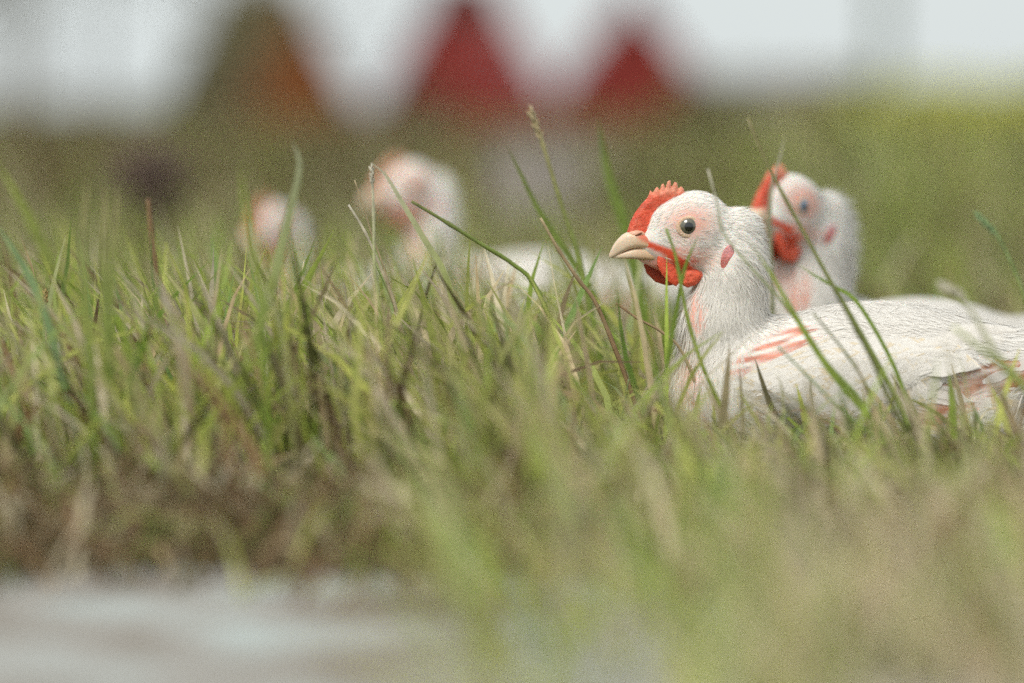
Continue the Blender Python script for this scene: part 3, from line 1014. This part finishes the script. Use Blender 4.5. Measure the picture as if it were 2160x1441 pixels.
    def horn(V):
        t = sstep(1400, 1310, V[:, 0])[:, None]
        c = np.array([0.66, 0.43, 0.26]) * (1 - t) + np.array([0.72, 0.57, 0.43]) * t
        s = sstep(1312, 1290, V[:, 0])[:, None] * 0.4
        c = c * (1 - s) + np.array([0.55, 0.40, 0.29]) * s
        m = (sstep(4, -5, V[:, 2] - (505 + (V[:, 0] - 1345) * 0.40)) * sstep(1338, 1356, V[:, 0]))[:, None]
        return c * (1 - m) + np.array([0.62, 0.17, 0.10]) * m
    V, Fq = loft(UPPER); part("upper_beak", V, Fq, M["beak"], beak, horn(V))
    V, Fq = loft([(1304, 534, 543, 2), (1330, 522, 534, 8), (1360, 516, 530, 12), (1395, 518, 536, 15), (1424, 520, 545, 17)])
    part("mouth", V, Fq, M["nostril"], beak)
    V, Fq = loft(LOWER); part("lower_beak", V, Fq, M["beak"], beak, horn(V))
    for s in (-1, 1):
        V, Fq = uv_sphere((1347, s * 10, 496), (19, 11, 10), 20, 12)
        cr = part("cere", V, Fq, M["beak"], beak, np.tile(np.array([0.66, 0.36, 0.25]), (len(V), 1)))
        V, Fq = uv_sphere((1350, s * 19.5, 496), (9, 3.5, 2.2), 14, 8)
        c_, s_ = math.cos(-0.42), math.sin(-0.42)
        x, z = V[:, 0] - 1348, V[:, 2] - 497
        V[:, 0], V[:, 2] = 1348 + x * c_ - z * s_, 497 + x * s_ + z * c_
        part("nostril", V, Fq, M["nostril"], beak)
        de = hen_near(EYE[0], EYE[1], s)
        R = 25.0
        cd = de - s * (R - 6.5)
        V, Fq = uv_sphere((EYE[0], cd, EYE[1]), R, 32, 24)
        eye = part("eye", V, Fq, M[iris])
        # pupil: a shallow cap just proud of the eyeball
        th = np.linspace(0.0, math.asin(9.2 / R), 6); ph = np.arange(24) / 24 * 2 * math.pi
        T, Pp = np.meshgrid(th, ph, indexing="ij")
        rr = R + 0.5
        V = np.stack([EYE[0] + rr * np.sin(T) * np.cos(Pp), cd + s * rr * np.cos(T), EYE[1] + rr * np.sin(T) * np.sin(Pp)], -1).reshape(-1, 3)
        i = np.arange(5)[:, None] * 24; j = np.arange(24)[None]; j2 = (j + 1) % 24
        Fq = np.stack([i + j, i + j2, i + 24 + j2, i + 24 + j], -1).reshape(-1, 4)
        part("pupil", V, Fq if s < 0 else Fq[:, ::-1], M["pupil"], eye)
        # eyelid: a soft almond ring round the eye
        a = np.arange(36) / 36 * 2 * math.pi
        b = np.arange(10) / 10 * 2 * math.pi
        A, B = np.meshgrid(a, b, indexing="ij")
        tube = 4.0 + 2.2 * np.sin(A) * (np.sin(A) > 0)
        rad = 19.5 * (1 + 0.10 * np.abs(np.cos(A)) ** 6) + tube * np.cos(B) * 1.2
        V = np.stack([EYE[0] + rad * np.cos(A), cd + s * (math.sqrt(R * R - 19.0 ** 2) + 0.2) + s * tube * np.sin(B) * 0.5,
                      EYE[1] + rad * np.sin(A) * 0.93 * (1 - lid * (np.sin(A) < 0))], -1).reshape(-1, 3)
        i = np.arange(36)[:, None] * 10; i2 = (np.arange(36)[:, None] + 1) % 36 * 10; j = np.arange(10)[None]; j2 = (j + 1) % 10
        Fq = np.stack([i + j, i2 + j, i2 + j2, i + j2], -1).reshape(-1, 4)
        part("eyelid", V, Fq if s > 0 else Fq[:, ::-1], M["eyelid"])
        dl = hen_near(1533, 543, s)
        V, Fq = uv_sphere((1533, dl, 543), (13, 2.6, 28), 22, 14)
        c_, s_ = math.cos(0.25), math.sin(0.25)
        x, z = V[:, 0] - 1533, V[:, 2] - 543
        V[:, 0], V[:, 2] = 1533 + x * c_ - z * s_, 543 + x * s_ + z * c_
        part("ear_lobe", V, Fq, M["comb"], tint=(np.array([0.64, 0.30, 0.31]) + (np.array([0.60, 0.19, 0.16]) - np.array([0.64, 0.30, 0.31])) * sstep(525, 555, V[:, 2])[:, None]) * (1 + 0.25 * vnoise(V, 0.2, 2)[:, None]))
    return root


make_hen("hen", "nearest white hen in sharp focus with red comb and bare pink shoulder", yaw=math.radians(3), ruff=0.55, seed=21, eye_uvY=(1452, 478, 2.235))
make_hen("hen", "white hen looking over the back of the nearest hen", yaw=math.radians(24), lift=62, pitch=math.radians(4), seed=22, detail=0.8, puff=0.8, ruff=1.1, flush=1.5, iris="sky_tinted_iris",
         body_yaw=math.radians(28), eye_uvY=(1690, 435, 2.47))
make_hen("hen", "blurred white hen left of centre, the higher of the two blurred heads", yaw=math.radians(38), lift=40, seed=23, detail=0.5,
         body_yaw=math.radians(-4), eye_uvY=(875, 393, 3.2), pale=1.0)
make_hen("hen", "blurred white hen with reddish face, lower left of the other blurred hen", yaw=math.radians(52), lift=-20, seed=24, detail=0.45,
         body_yaw=math.radians(8), eye_uvY=(598, 478, 3.35), pale=0.6)


# ------------------------------------------------------------------ grass
def blades(name, P, hgt, lean, az, width, c0, c1, rng, segs=5, mat=None, kind="stuff", curl=0.5, roll=None):
    """Many tapered, bending blades in one mesh."""
    n = len(P)
    t = np.linspace(0, 1, segs + 1)
    dirh = np.stack([np.cos(az), np.sin(az), np.zeros(n)], 1)
    up = np.array([0, 0, 1.0])
    horiz = lean[:, None] * (t * (1 - curl) + curl * t ** 2.2) * hgt[:, None]
    vert = hgt[:, None] * (t * np.sqrt(np.clip(1 - 0.55 * (lean[:, None] * t) ** 2, 0.06, 1)))
    wob = rng.normal(size=(n, 1)) * 0.05 * np.sin(t * 5 + rng.uniform(0, 6, (n, 1))) * hgt[:, None]
    side = np.stack([-dirh[:, 1], dirh[:, 0], np.zeros(n)], 1)
    ctr = P[:, None] + dirh[:, None] * horiz[..., None] + up * vert[..., None] + side[:, None] * wob[..., None]
    ra = rng.uniform(0, 2 * math.pi, n)
    wv = np.stack([np.cos(ra), np.sin(ra) * 0.6, 0.25 * rng.normal(size=n)], 1)
    wv /= np.linalg.norm(wv, axis=1)[:, None]
    prof = (0.75 + 0.5 * t) * np.clip(1 - t ** 3.0, 0.04, 1)
    half = wv[:, None] * (0.5 * width[:, None] * prof)[..., None]
    V = np.stack([ctr - half, ctr + half], 2).reshape(-1, 3)
    m = 2 * (segs + 1)
    q = np.array([[2 * i, 2 * i + 1, 2 * i + 3, 2 * i + 2] for i in range(segs)])
    Fq = (np.arange(n)[:, None, None] * m + q[None]).reshape(-1, 4)
    tt = np.repeat(t ** 1.3, 2)[None, :, None]
    c = (c0[:, None] * (1 - tt) + c1[:, None] * tt).reshape(-1, 3)
    o = mesh_obj(name, V, Fq, mat or M["blade"], None, c)
    return tag(o, kind=kind)


G_GREEN = np.array([[0.28, 0.38, 0.065], [0.36, 0.46, 0.085], [0.17, 0.27, 0.045], [0.37, 0.40, 0.11], [0.25, 0.37, 0.12]])
G_YEL = np.array([[0.40, 0.43, 0.10], [0.46, 0.48, 0.13], [0.34, 0.40, 0.085]])
G_STRAW = np.array([[0.58, 0.48, 0.30], [0.66, 0.58, 0.42], [0.48, 0.37, 0.22], [0.54, 0.46, 0.33]])
G_BROWN = np.array([[0.20, 0.125, 0.065], [0.27, 0.17, 0.09], [0.15, 0.10, 0.055]])
G_OLIVE = np.array([[0.10, 0.095, 0.035], [0.13, 0.115, 0.05], [0.085, 0.09, 0.03]])


def pick(rng, n, weights):
    """Blade base and tip colours: weights for green, yellow-green, straw, brown, olive, each (n,) or number."""
    pal = [G_GREEN, G_YEL, G_STRAW, G_BROWN, G_OLIVE]
    w = np.stack([np.broadcast_to(x, (n,)) for x in weights], 1).astype(float)
    w /= w.sum(1)[:, None]
    r = rng.random(n)
    k = (r[:, None] > np.cumsum(w, 1)).sum(1).clip(0, 4)
    c = np.zeros((n, 3))
    for i, pl in enumerate(pal):
        s = k == i
        c[s] = pl[rng.integers(0, len(pl), s.sum())]
    c *= rng.uniform(0.70, 1.42, (n, 1))
    c0 = c.copy()
    dry = rng.random(n) < 0.35
    c0[dry & (k < 2)] = c0[dry & (k < 2)] * 0.5 + G_STRAW[1] * 0.42
    c1 = c * 1.05
    tip = (rng.random(n) < 0.22) & (k < 2)
    c1[tip] = c1[tip] * 0.4 + G_STRAW[0] * 0.6
    return c0, c1


def scatter(rng, n, y0, y1, margin=0.12, upix=(0, 2160)):
    y = np.sqrt(rng.uniform(y0 ** 2, y1 ** 2, n))
    u = rng.uniform(upix[0] - 2160 * margin, upix[1] + 2160 * margin, n)
    x = (u - 1080) / F * y
    return x, y


HEN_BASES = [(o.location.x, o.location.y, o.rotation_euler.z) for o in COL.objects if o.get("category") == "chicken"]


def off_hens(x, y, pad=0.0):
    k = np.ones(len(x), bool)
    for hx, hy, _ in HEN_BASES:
        k &= ((x - hx - 0.03) / (0.165 + pad)) ** 2 + ((y - hy) / (0.075 + pad)) ** 2 > 1
    return k


def clump(x, y, s, seed):
    return vnoise(np.stack([x, y, 0 * x], 1), s, seed)


def lawn(name, n, y0, y1, hfun, wfun, weights, seed, lean_mu, upix=(0, 2160), lean_sd=0.3, width=0.0022, segs=5, edge=True, leanx=0.6):
    rng = np.random.default_rng(seed)
    x, y = scatter(rng, n, y0, y1, upix=upix)
    keep = off_hens(x, y)
    if edge: keep &= y > lawn_edge(x) + rng.normal(size=n) * 0.012
    if edge: keep &= ~((U(x, y) < 1000) & (y < 1.97) & ((rng.random(n) < 0.55) | (clump(x, y, 60, 5) < -0.1)))
    keep &= ~((y > 15) & (U(x, y) > 1690) & (rng.random(n) < 0.93))
    keep &= ~((y > 5.2) & (y < 17) & (U(x, y) > 1035) & (U(x, y) < 1270))
    keep &= clump(x, y, 38, seed) + rng.normal(size=n) * 0.6 > -0.75
    x, y = x[keep], y[keep]
    n = len(x)
    z = ground_z(x, y) if edge else np.zeros(n)
    h = hfun(x, y) * np.clip(rng.gamma(5.0, 0.17, n), 0.25, 1.9) * (1 + 0.18 * clump(x, y, 22, seed + 1))
    if edge: h = np.minimum(h, 0.122 + 0.012 * rng.random(n))
    lean = np.abs(rng.normal(lean_mu, lean_sd, n))
    az = np.where(rng.random(n) < leanx, math.pi + rng.normal(size=n) * 0.6, rng.uniform(0, 2 * math.pi, n))
    w = width * rng.uniform(0.5, 1.5, n) * wfun
    c0, c1 = pick(rng, n, weights(x, y, n))
    return blades(name, np.stack([x, y, z - 0.003], 1), h, lean, az, w, c0, c1, rng, segs)


def U(x, y):
    return x / y * F + 1080


def h_main(x, y):
    u = U(x, y)
    h = 0.096 - 0.052 * sstep(1280, 1500, u)
    h = h * (1 - 0.38 * sstep(960, 1040, u) * sstep(1400, 1330, u) * sstep(2.25, 2.4, y))
    h = np.where((u > 1220) & (u < 1720) & (y < 2.3), np.minimum(h, 0.045), h)
    h = h * (1 - 0.45 * sstep(2.02, 1.82, y) * sstep(1000, 700, u))
    return h


def w_main(x, y, n):
    e = sstep(2.0, 1.80, y)
    u = U(x, y)
    g = 1.0 + 0.6 * clump(x, y, 16, 77)
    return (np.clip(g, 0.1, 2), np.clip(0.75 + 0.4 * clump(x, y, 14, 78), 0.05, 1), 0.65 + 0.5 * e + 0.9 * sstep(1500, 1800, u) * e, 0.12 + 1.6 * e * sstep(1000, 600, u), 0.2)


lawn("grass", 7800, 1.45, 2.85, h_main, 1.0, w_main, 31, 0.55, width=0.0039)
lawn("grass", 750, 2.3, 3.0, lambda x, y: 0.10 + 0 * x, 1.0, lambda x, y, n: (1.0, 0.8, 0.3, 0.05, 0.2), 36, 0.45, upix=(420, 1000), width=0.004)
lawn("grass", 9500, 1.42, 2.9, lambda x, y: 0.035 + 0 * x, 1.0, lambda x, y, n: (0.5, 0.25, 0.9, 0.5, 0.5), 32, 1.3, lean_sd=0.5, leanx=0.3)
# taller tangled tufts in the middle, straw among the green
lawn("grass", 520, 2.06, 2.36, lambda x, y: 0.112 + 0 * x, 1.0, lambda x, y, n: (0.8, 1.1, 1.0, 0.0, 0.05), 37, 0.6, upix=(420, 1190), width=0.0042)
lawn("grass", 300, 2.06, 2.36, lambda x, y: 0.105 + 0 * x, 1.0, lambda x, y, n: (0.7, 1.2, 0.7, 0.0, 0.05), 38, 0.35, upix=(-150, 420), width=0.0042)
# behind the hens
lawn("grass", 9000, 2.7, 5.0, lambda x, y: 0.055 + 0.03 * sstep(3.4, 4.6, y), 1.3, lambda x, y, n: (0.9, 0.4, 0.35, 0.2, 0.8), 33, 0.5)
# tall rough grass further back: olive brown on the left, green on the right
def h_far(x, y):
    u = U(x, y)
    return 0.10 + 0.05 * sstep(1500, 1900, u) + 0.03 * sstep(500, 0, u)
def w_far(x, y, n):
    u = U(x, y)
    r = sstep(1300, 1900, u)
    far = sstep(14, 22, y) * sstep(1500, 1800, u) * 3
    return (0.3 + 1.2 * r, 0.1 + 0.5 * r + far, 0.15 + 0.2 * r, 0.5 * (1 - r) + 0.1, 1.3)
lawn("grass", 16000, 5.0, 12.0, h_far, 2.6, w_far, 34, 0.5, edge=False)
lawn("grass", 16000, 12.0, 34.0, lambda x, y: 0.075 + 0 * x, 5.0, w_far, 35, 0.5, edge=False, segs=3)

# near blurred tufts on the right, rooted in the soil strip and along the lawn edge
def near_tuft(n, y0, y1, u0, u1, hm, weights, seed, width=0.0032, lean=0.45):
    rng = np.random.default_rng(seed)
    x, y = scatter(rng, n, y0, y1, 0.0, (u0, u1))
    h = hm * np.clip(rng.normal(0.9, 0.25, n), 0.3, 1.5)
    az = np.where(rng.random(n) < 0.6, math.pi + rng.normal(size=n) * 0.6, rng.uniform(0, 2 * math.pi, n))
    c0, c1 = pick(rng, n, weights)
    blades("grass", np.stack([x, y, np.full(n, 0.002)], 1), h, np.abs(rng.normal(lean, 0.3, n)), az, width * rng.uniform(0.5, 1.4, n), c0, c1, rng, 6)

near_tuft(38, 0.99, 1.10, 960, 1500, 0.085, (0.3, 1.6, 0.35, 0.05, 0.0), 41, width=0.0045, lean=0.7)
near_tuft(34, 1.35, 1.7, 880, 1200, 0.065, (0.2, 1.6, 0.6, 0.05, 0.0), 46, width=0.004, lean=0.8)
near_tuft(60, 1.4, 1.7, 1000, 1500, 0.08, (0.5, 0.9, 0.6, 0.05, 0.0), 42, width=0.004, lean=0.7)
near_tuft(58, 1.2, 1.5, 1450, 1720, 0.08, (0.9, 1.2, 0.2, 0.0, 0.0), 43, width=0.004, lean=0.6)
near_tuft(80, 1.1, 1.5, 1680, 2300, 0.075, (0.15, 0.3, 1.6, 0.15, 0.0), 44, width=0.004, lean=0.7)
near_tuft(90, 1.4, 1.7, 1600, 2300, 0.06, (0.2, 0.3, 1.6, 0.15, 0.0), 47, width=0.004, lean=0.7)

# matted dry thatch flopping over the paving edge
rng = np.random.default_rng(52)
n = 1500
x = (rng.uniform(-300, 1150, n) - 1080) / F * 1.8
y = lawn_edge(x) + rng.normal(0.04, 0.065, n)
c0, c1 = pick(rng, n, (0.25, 0.15, 0.6, 1.5, 0.8))
blades("grass", np.stack([x, y, np.maximum(ground_z(x, y), 0.0)], 1), rng.uniform(0.02, 0.055, n), np.abs(rng.normal(1.2, 0.5, n)), rng.uniform(0, 2 * math.pi, n), 0.003 * rng.uniform(0.5, 1.5, n), c0, c1, rng, 4)

# dead leaves and brown litter along the cut edge
rng = np.random.default_rng(51)
n = 420
x = (rng.uniform(-250, 1100, n) - 1080) / F * 1.85
y = lawn_edge(x) + rng.uniform(-0.02, 0.14, n)
c = np.stack([x, y, ground_z(x, y) + rng.uniform(0.0, 0.016, n)], 1)
v, f, t = leaves_geo(c, 0.0085, rng, [(0.30, 0.19, 0.11), (0.24, 0.16, 0.09), (0.46, 0.37, 0.25), (0.14, 0.10, 0.06)])
tag(mesh_obj("leaf_litter", v, f, M["leaf"], None, t), kind="stuff")


# ------------------------------------------------------------------ single stems and blades that stand out
GR, YG, ST, PA, BR, OL, TE = ((0.22, 0.32, 0.055), (0.36, 0.43, 0.09), (0.46, 0.37, 0.22), (0.62, 0.58, 0.47), (0.28, 0.17, 0.09), (0.17, 0.19, 0.065), (0.25, 0.36, 0.17))


def stem(label, pts, Y, wpx, c0, c1, flat=False, head=None, Yroot=None, seed=0, group="tall single grass stems and blades"):
    """A single stem or blade through photo points, tip first; runs on down to the ground."""
    k = Y / F
    n = len(pts)
    Yr = Yroot or Y
    P = [at(u, v, Y + (Yr - Y) * i / (n - 1)) for i, (u, v) in enumerate(pts)]
    d = P[-1] - P[-2]
    gz = float(ground_z(np.array([P[-1][0]]), np.array([Yr]))[0]) - 0.004
    if P[-1][2] > gz + 0.004:
        s = (P[-1][2] - gz)
        dx = np.clip(d[0] / (abs(d[2]) + 1e-6), -0.6, 0.6) * s * 0.6
        P.append(P[-1] + np.array([dx * 0.6, 0, -s * 0.55])); P.append(np.array([P[-2][0] + dx, P[-2][1], gz]))
    P = np.array(P)[::-1]
    root_p = P[0].copy()
    pts_ = spline(P - root_p, 26)
    t = np.linspace(0, 1, 26)
    name = "tall_grass"
    o = empty(name, root_p, label, "grass", group) if head else None
    if o: o["kind"] = "thing"
    col = np.array(c0) * (1 - t[:, None] ** 1.5) + np.array(c1) * t[:, None] ** 1.5
    if flat:
        tg = np.gradient(pts_, axis=0); tg /= np.linalg.norm(tg, axis=1)[:, None]
        sd = np.cross(tg, np.array([0.25, -1.0, 0.1])); sd /= np.linalg.norm(sd, axis=1)[:, None]
        w = 0.5 * wpx * k * np.clip((1 - t ** 4) * (0.8 + 0.3 * np.sin(t * 3)), 0.06, 1)
        mid = pts_ + np.cross(sd, tg) * (0.25 * w)[:, None]
        V = np.stack([pts_ - sd * w[:, None], mid, pts_ + sd * w[:, None]], 1).reshape(-1, 3)
        Fq = np.array([[3 * a + b, 3 * a + b + 1, 3 * a + b + 4, 3 * a + b + 3] for a in range(25) for b in (0, 1)])
        m = mesh_obj("blade" if o else name, V, Fq, M["blade"], o, np.repeat(col, 3, 0))
    else:
        r = 0.5 * wpx * k * (1.0 - 0.45 * t)
        for nd in (0.3, 0.58, 0.8):
            r = r * (1 + 0.35 * np.exp(-((t - nd) / 0.02) ** 2))
        V, Fq = tube_geo(pts_, r, 6)
        m = mesh_obj("stalk" if o else name, V, Fq, M["stem"], o, np.repeat(col, 6, 0))
    if o is None:
        m.location = root_p
        return tag(m, label, "grass", group, "thing")
    # seed head: short pointed husks round the last stretch
    rng = np.random.default_rng(seed)
    tip, dirv = pts_[-1], pts_[-1] - pts_[-4]
    dirv = dirv / np.linalg.norm(dirv)
    hl, hw = head
    q = []
    for i in range(14):
        a = i * 2.4
        b = tip - dirv * hl * k * (1 - i / 14)
        side = np.cross(dirv, [math.cos(a), math.sin(a), 0.3]); side /= np.linalg.norm(side)
        e = b + dirv * hl * k * 0.28 + side * hw * k
        q.append(tube_geo(spline([b, (b + e) / 2 + side * hw * k * 0.2, e], 4), np.array([0.5, 1.0, 0.8, 0.15]) * hw * k * 0.45, 4))
    V, Fq = join_geo(q)
    mesh_obj("seed_head", V, Fq, M["stem"], o, np.tile(np.array(c1), (len(V), 1)))
    return o


stem("broad green blade with a faded bent tip, tallest left of the blurred hens", [(618, 300), (632, 350), (614, 440), (585, 560), (550, 680), (520, 770)], 2.06, 23, YG, (0.42, 0.43, 0.30), True)
stem("soft green blade just left of the broad bent blade", [(512, 345), (512, 400), (528, 500), (545, 600), (552, 690)], 1.93, 15, GR, YG, True)
stem("broad green blade ending below the lower blurred hen", [(704, 488), (665, 560), (620, 640), (575, 720), (540, 790)], 2.2, 20, GR, YG, True)
stem("narrower green blade crossing beside the broad one, left of the lower blurred hen's body", [(668, 500), (636, 580), (596, 670), (560, 750)], 2.17, 12, GR, GR, True)
stem("yellow green blade bending down across the higher blurred hen", [(782, 343), (812, 368), (850, 430), (895, 505), (935, 570), (955, 640)], 2.2, 13, YG, PA, True)
stem("dark green stem slanting right below the higher blurred hen's eye", [(868, 425), (935, 465), (1010, 512), (1080, 556), (1135, 615)], 2.21, 12, GR, OL)
stem("pale dry stalk standing straight before the higher blurred hen's face", [(783, 352), (788, 450), (790, 560), (800, 640)], 2.2, 10, YG, PA, False, (40, 5), seed=1)
stem("whitish straw leaning left beside the pale upright stalk", [(735, 432), (770, 490), (805, 570), (835, 650)], 2.22, 9, ST, PA)
stem("thin tan straw leaning between the whitish straw and the pale stalk", [(748, 380), (768, 440), (786, 500), (820, 600)], 2.24, 6, ST, ST)
stem("tall green stem with tan seed tip under the first red hut", [(1120, 235), (1140, 290), (1165, 370), (1190, 450), (1220, 540)], 2.36, 13, GR, ST, False, (75, 8), seed=2)
stem("dark green blade rising above the beak, below the second red hut", [(1262, 245), (1272, 320), (1292, 400), (1318, 480)], 2.5, 24, GR, OL, True)
stem("thin dark blade left of the tall seed-tipped stem", [(1068, 305), (1095, 360), (1135, 440), (1200, 540), (1262, 640)], 2.38, 13, GR, OL, True)
stem("mauve brown stem slanting to the ground below the beak tip", [(1140, 460), (1180, 530), (1220, 590), (1262, 650)], 2.25, 11, BR, ST)
stem("long brown green stem crossing the second hen's face", [(1578, 250), (1620, 350), (1690, 480), (1750, 590), (1815, 700), (1870, 800), (1905, 870)], 2.13, 12, GR, (0.30, 0.26, 0.13))
stem("pale tip of a stem standing before the second hen's comb", [(1656, 288), (1643, 340), (1627, 400), (1623, 480), (1628, 600)], 2.40, 10, OL, PA, True)
stem("pale stem in front of the nearest hen's nape, running down her back", [(1493, 357), (1513, 430), (1525, 490), (1580, 560), (1660, 650), (1740, 760), (1820, 850)], 2.12, 8, GR, PA)
stem("green stem in front of the nearest hen's wattle and throat", [(1405, 482), (1425, 540), (1438, 610), (1455, 690), (1485, 780), (1520, 860)], 2.15, 11, YG, GR)
stem("short thin blade forming a fork with the stem before the wattle", [(1474, 496), (1452, 545), (1437, 600)], 2.15, 8, GR, GR, True)
stem("bright green blade between the two sharp hens, over the shoulder", [(1584, 515), (1625, 575), (1665, 645), (1710, 720), (1765, 800), (1850, 900)], 2.1, 14, GR, YG, True)
stem("small dark green leaf against the second hen's neck", [(1680, 556), (1720, 582), (1760, 605), (1810, 640), (1880, 760)], 2.14, 9, GR, GR, True)
stem("thick green stem with dark node over the nearest hen's wing", [(1750, 590), (1800, 685), (1840, 760), (1875, 840), (1905, 900)], 2.08, 13, OL, OL)
stem("thin pale green stem lying diagonally over the middle of the wing", [(1640, 730), (1700, 790), (1770, 860), (1850, 930)], 2.1, 7, GR, TE)
stem("thin green stem right of the pale diagonal stem on the wing", [(1715, 660), (1780, 740), (1820, 800), (1860, 880), (1900, 960)], 2.1, 8, GR, OL)
stem("blurred pale stem with forked seed tip at the hen's rump", [(1985, 602), (2025, 625), (2060, 675), (2100, 745), (2165, 820)], 1.98, 13, YG, PA, False, (60, 9), seed=3)
stem("long blurred green stem below the forked pale one, across the rump", [(2010, 690), (2080, 745), (2140, 800), (2200, 860)], 1.96, 14, GR, YG)
stem("thin sprig by the right edge above the rump", [(2062, 455), (2105, 500), (2140, 570), (2165, 640)], 2.4, 8, GR, TE, False, (60, 7), seed=4)
stem("short dark upright stem on the hen's flank near the right edge", [(2055, 860), (2058, 900), (2062, 945)], 2.12, 9, OL, OL)
stem("thick pale straw leaning in the left grass", [(331, 585), (350, 640), (372, 700), (390, 770), (395, 820)], 2.03, 25, ST, (0.58, 0.52, 0.43), True)
stem("long cool green blade entering at the left edge, leaning right", [(-10, 470), (30, 530), (65, 590), (100, 680)], 2.07, 18, TE, TE, True)
stem("upright sharp green blade right of the thick pale straw", [(466, 570), (460, 640), (455, 700), (446, 780)], 2.2, 14, GR, YG, True)
stem("tan broken stalk with side twigs near the left edge", [(95, 614), (97, 680), (98, 740), (95, 790)], 2.22, 9, PA, (0.46, 0.29, 0.12), False, (30, 6), seed=5)
stem("white dry blade right of the tan broken stalk", [(144, 648), (135, 690), (122, 735), (112, 775)], 2.22, 9, PA, PA, True)
stem("wide blurred olive blade leaning in from the left edge", [(-10, 340), (40, 420), (85, 510), (130, 620)], 2.6, 26, OL, YG, True)
stem("green blade with a tan cut tip, middle of three on the left", [(220, 392), (222, 460), (218, 540), (222, 620)], 2.02, 17, GR, ST, True)
stem("green blade with a tan cut tip, right of three on the left", [(248, 388), (246, 450), (238, 530), (236, 620)], 2.02, 13, GR, ST, True)
stem("brownish blade, left of three cut blades on the left", [(184, 378), (178, 450), (172, 530), (180, 620)], 1.97, 17, GR, ST, True)
stem("reddish brown stem left of the thick pale straw", [(312, 420), (318, 480), (326, 540), (345, 640)], 2.4, 16, BR, BR)
stem("thin pale green sprig below the beak, lower of the crossing pair", [(1392, 798), (1340, 855), (1275, 920)], 2.2, 5, YG, PA)
stem("thin pale green sprig below the beak, upright one of the crossing pair", [(1326, 800), (1318, 850), (1305, 905)], 2.2, 5, YG, TE)
stem("brown dry stalk arching below the nearest hen's beak", [(1300, 640), (1345, 672), (1395, 700), (1440, 745)], 2.22, 8, ST, BR)

# dark dead weed clump in the left background
wp = at(315, 395, 4.6)
weed = empty("weed", (wp[0], 4.6, 0), "dark mauve brown dead weed clump in the blurred left background", "plant")
rng = np.random.default_rng(61)
q = []
for i in range(14):
    a = rng.uniform(0, 6.28)
    tip = np.array([0.045 * math.cos(a), 0.04 * math.sin(a), rng.uniform(0.10, 0.155)])
    q.append(tube_geo(spline([(0, 0, 0), tip * [0.3, 0.3, 0.5], tip], 6), np.linspace(0.003, 0.0015, 6), 5))
v, f = join_geo(q)
mesh_obj("stalk", v, f, M["stem"], weed, np.tile((0.20, 0.14, 0.11), (len(v), 1)))
c = rng.normal(size=(900, 3)) * [0.022, 0.022, 0.022] + [0, 0, 0.115]
v, f, t = leaves_geo(c, 0.008, rng, [(0.22, 0.16, 0.135), (0.17, 0.125, 0.11), (0.26, 0.19, 0.15)])
mesh_obj("seed_head", v, f, M["leaf"], weed, t)

for o in COL.objects:
    if o.get("category") == "chicken": print("HEN", o.name, [round(c, 3) for c in o.location])
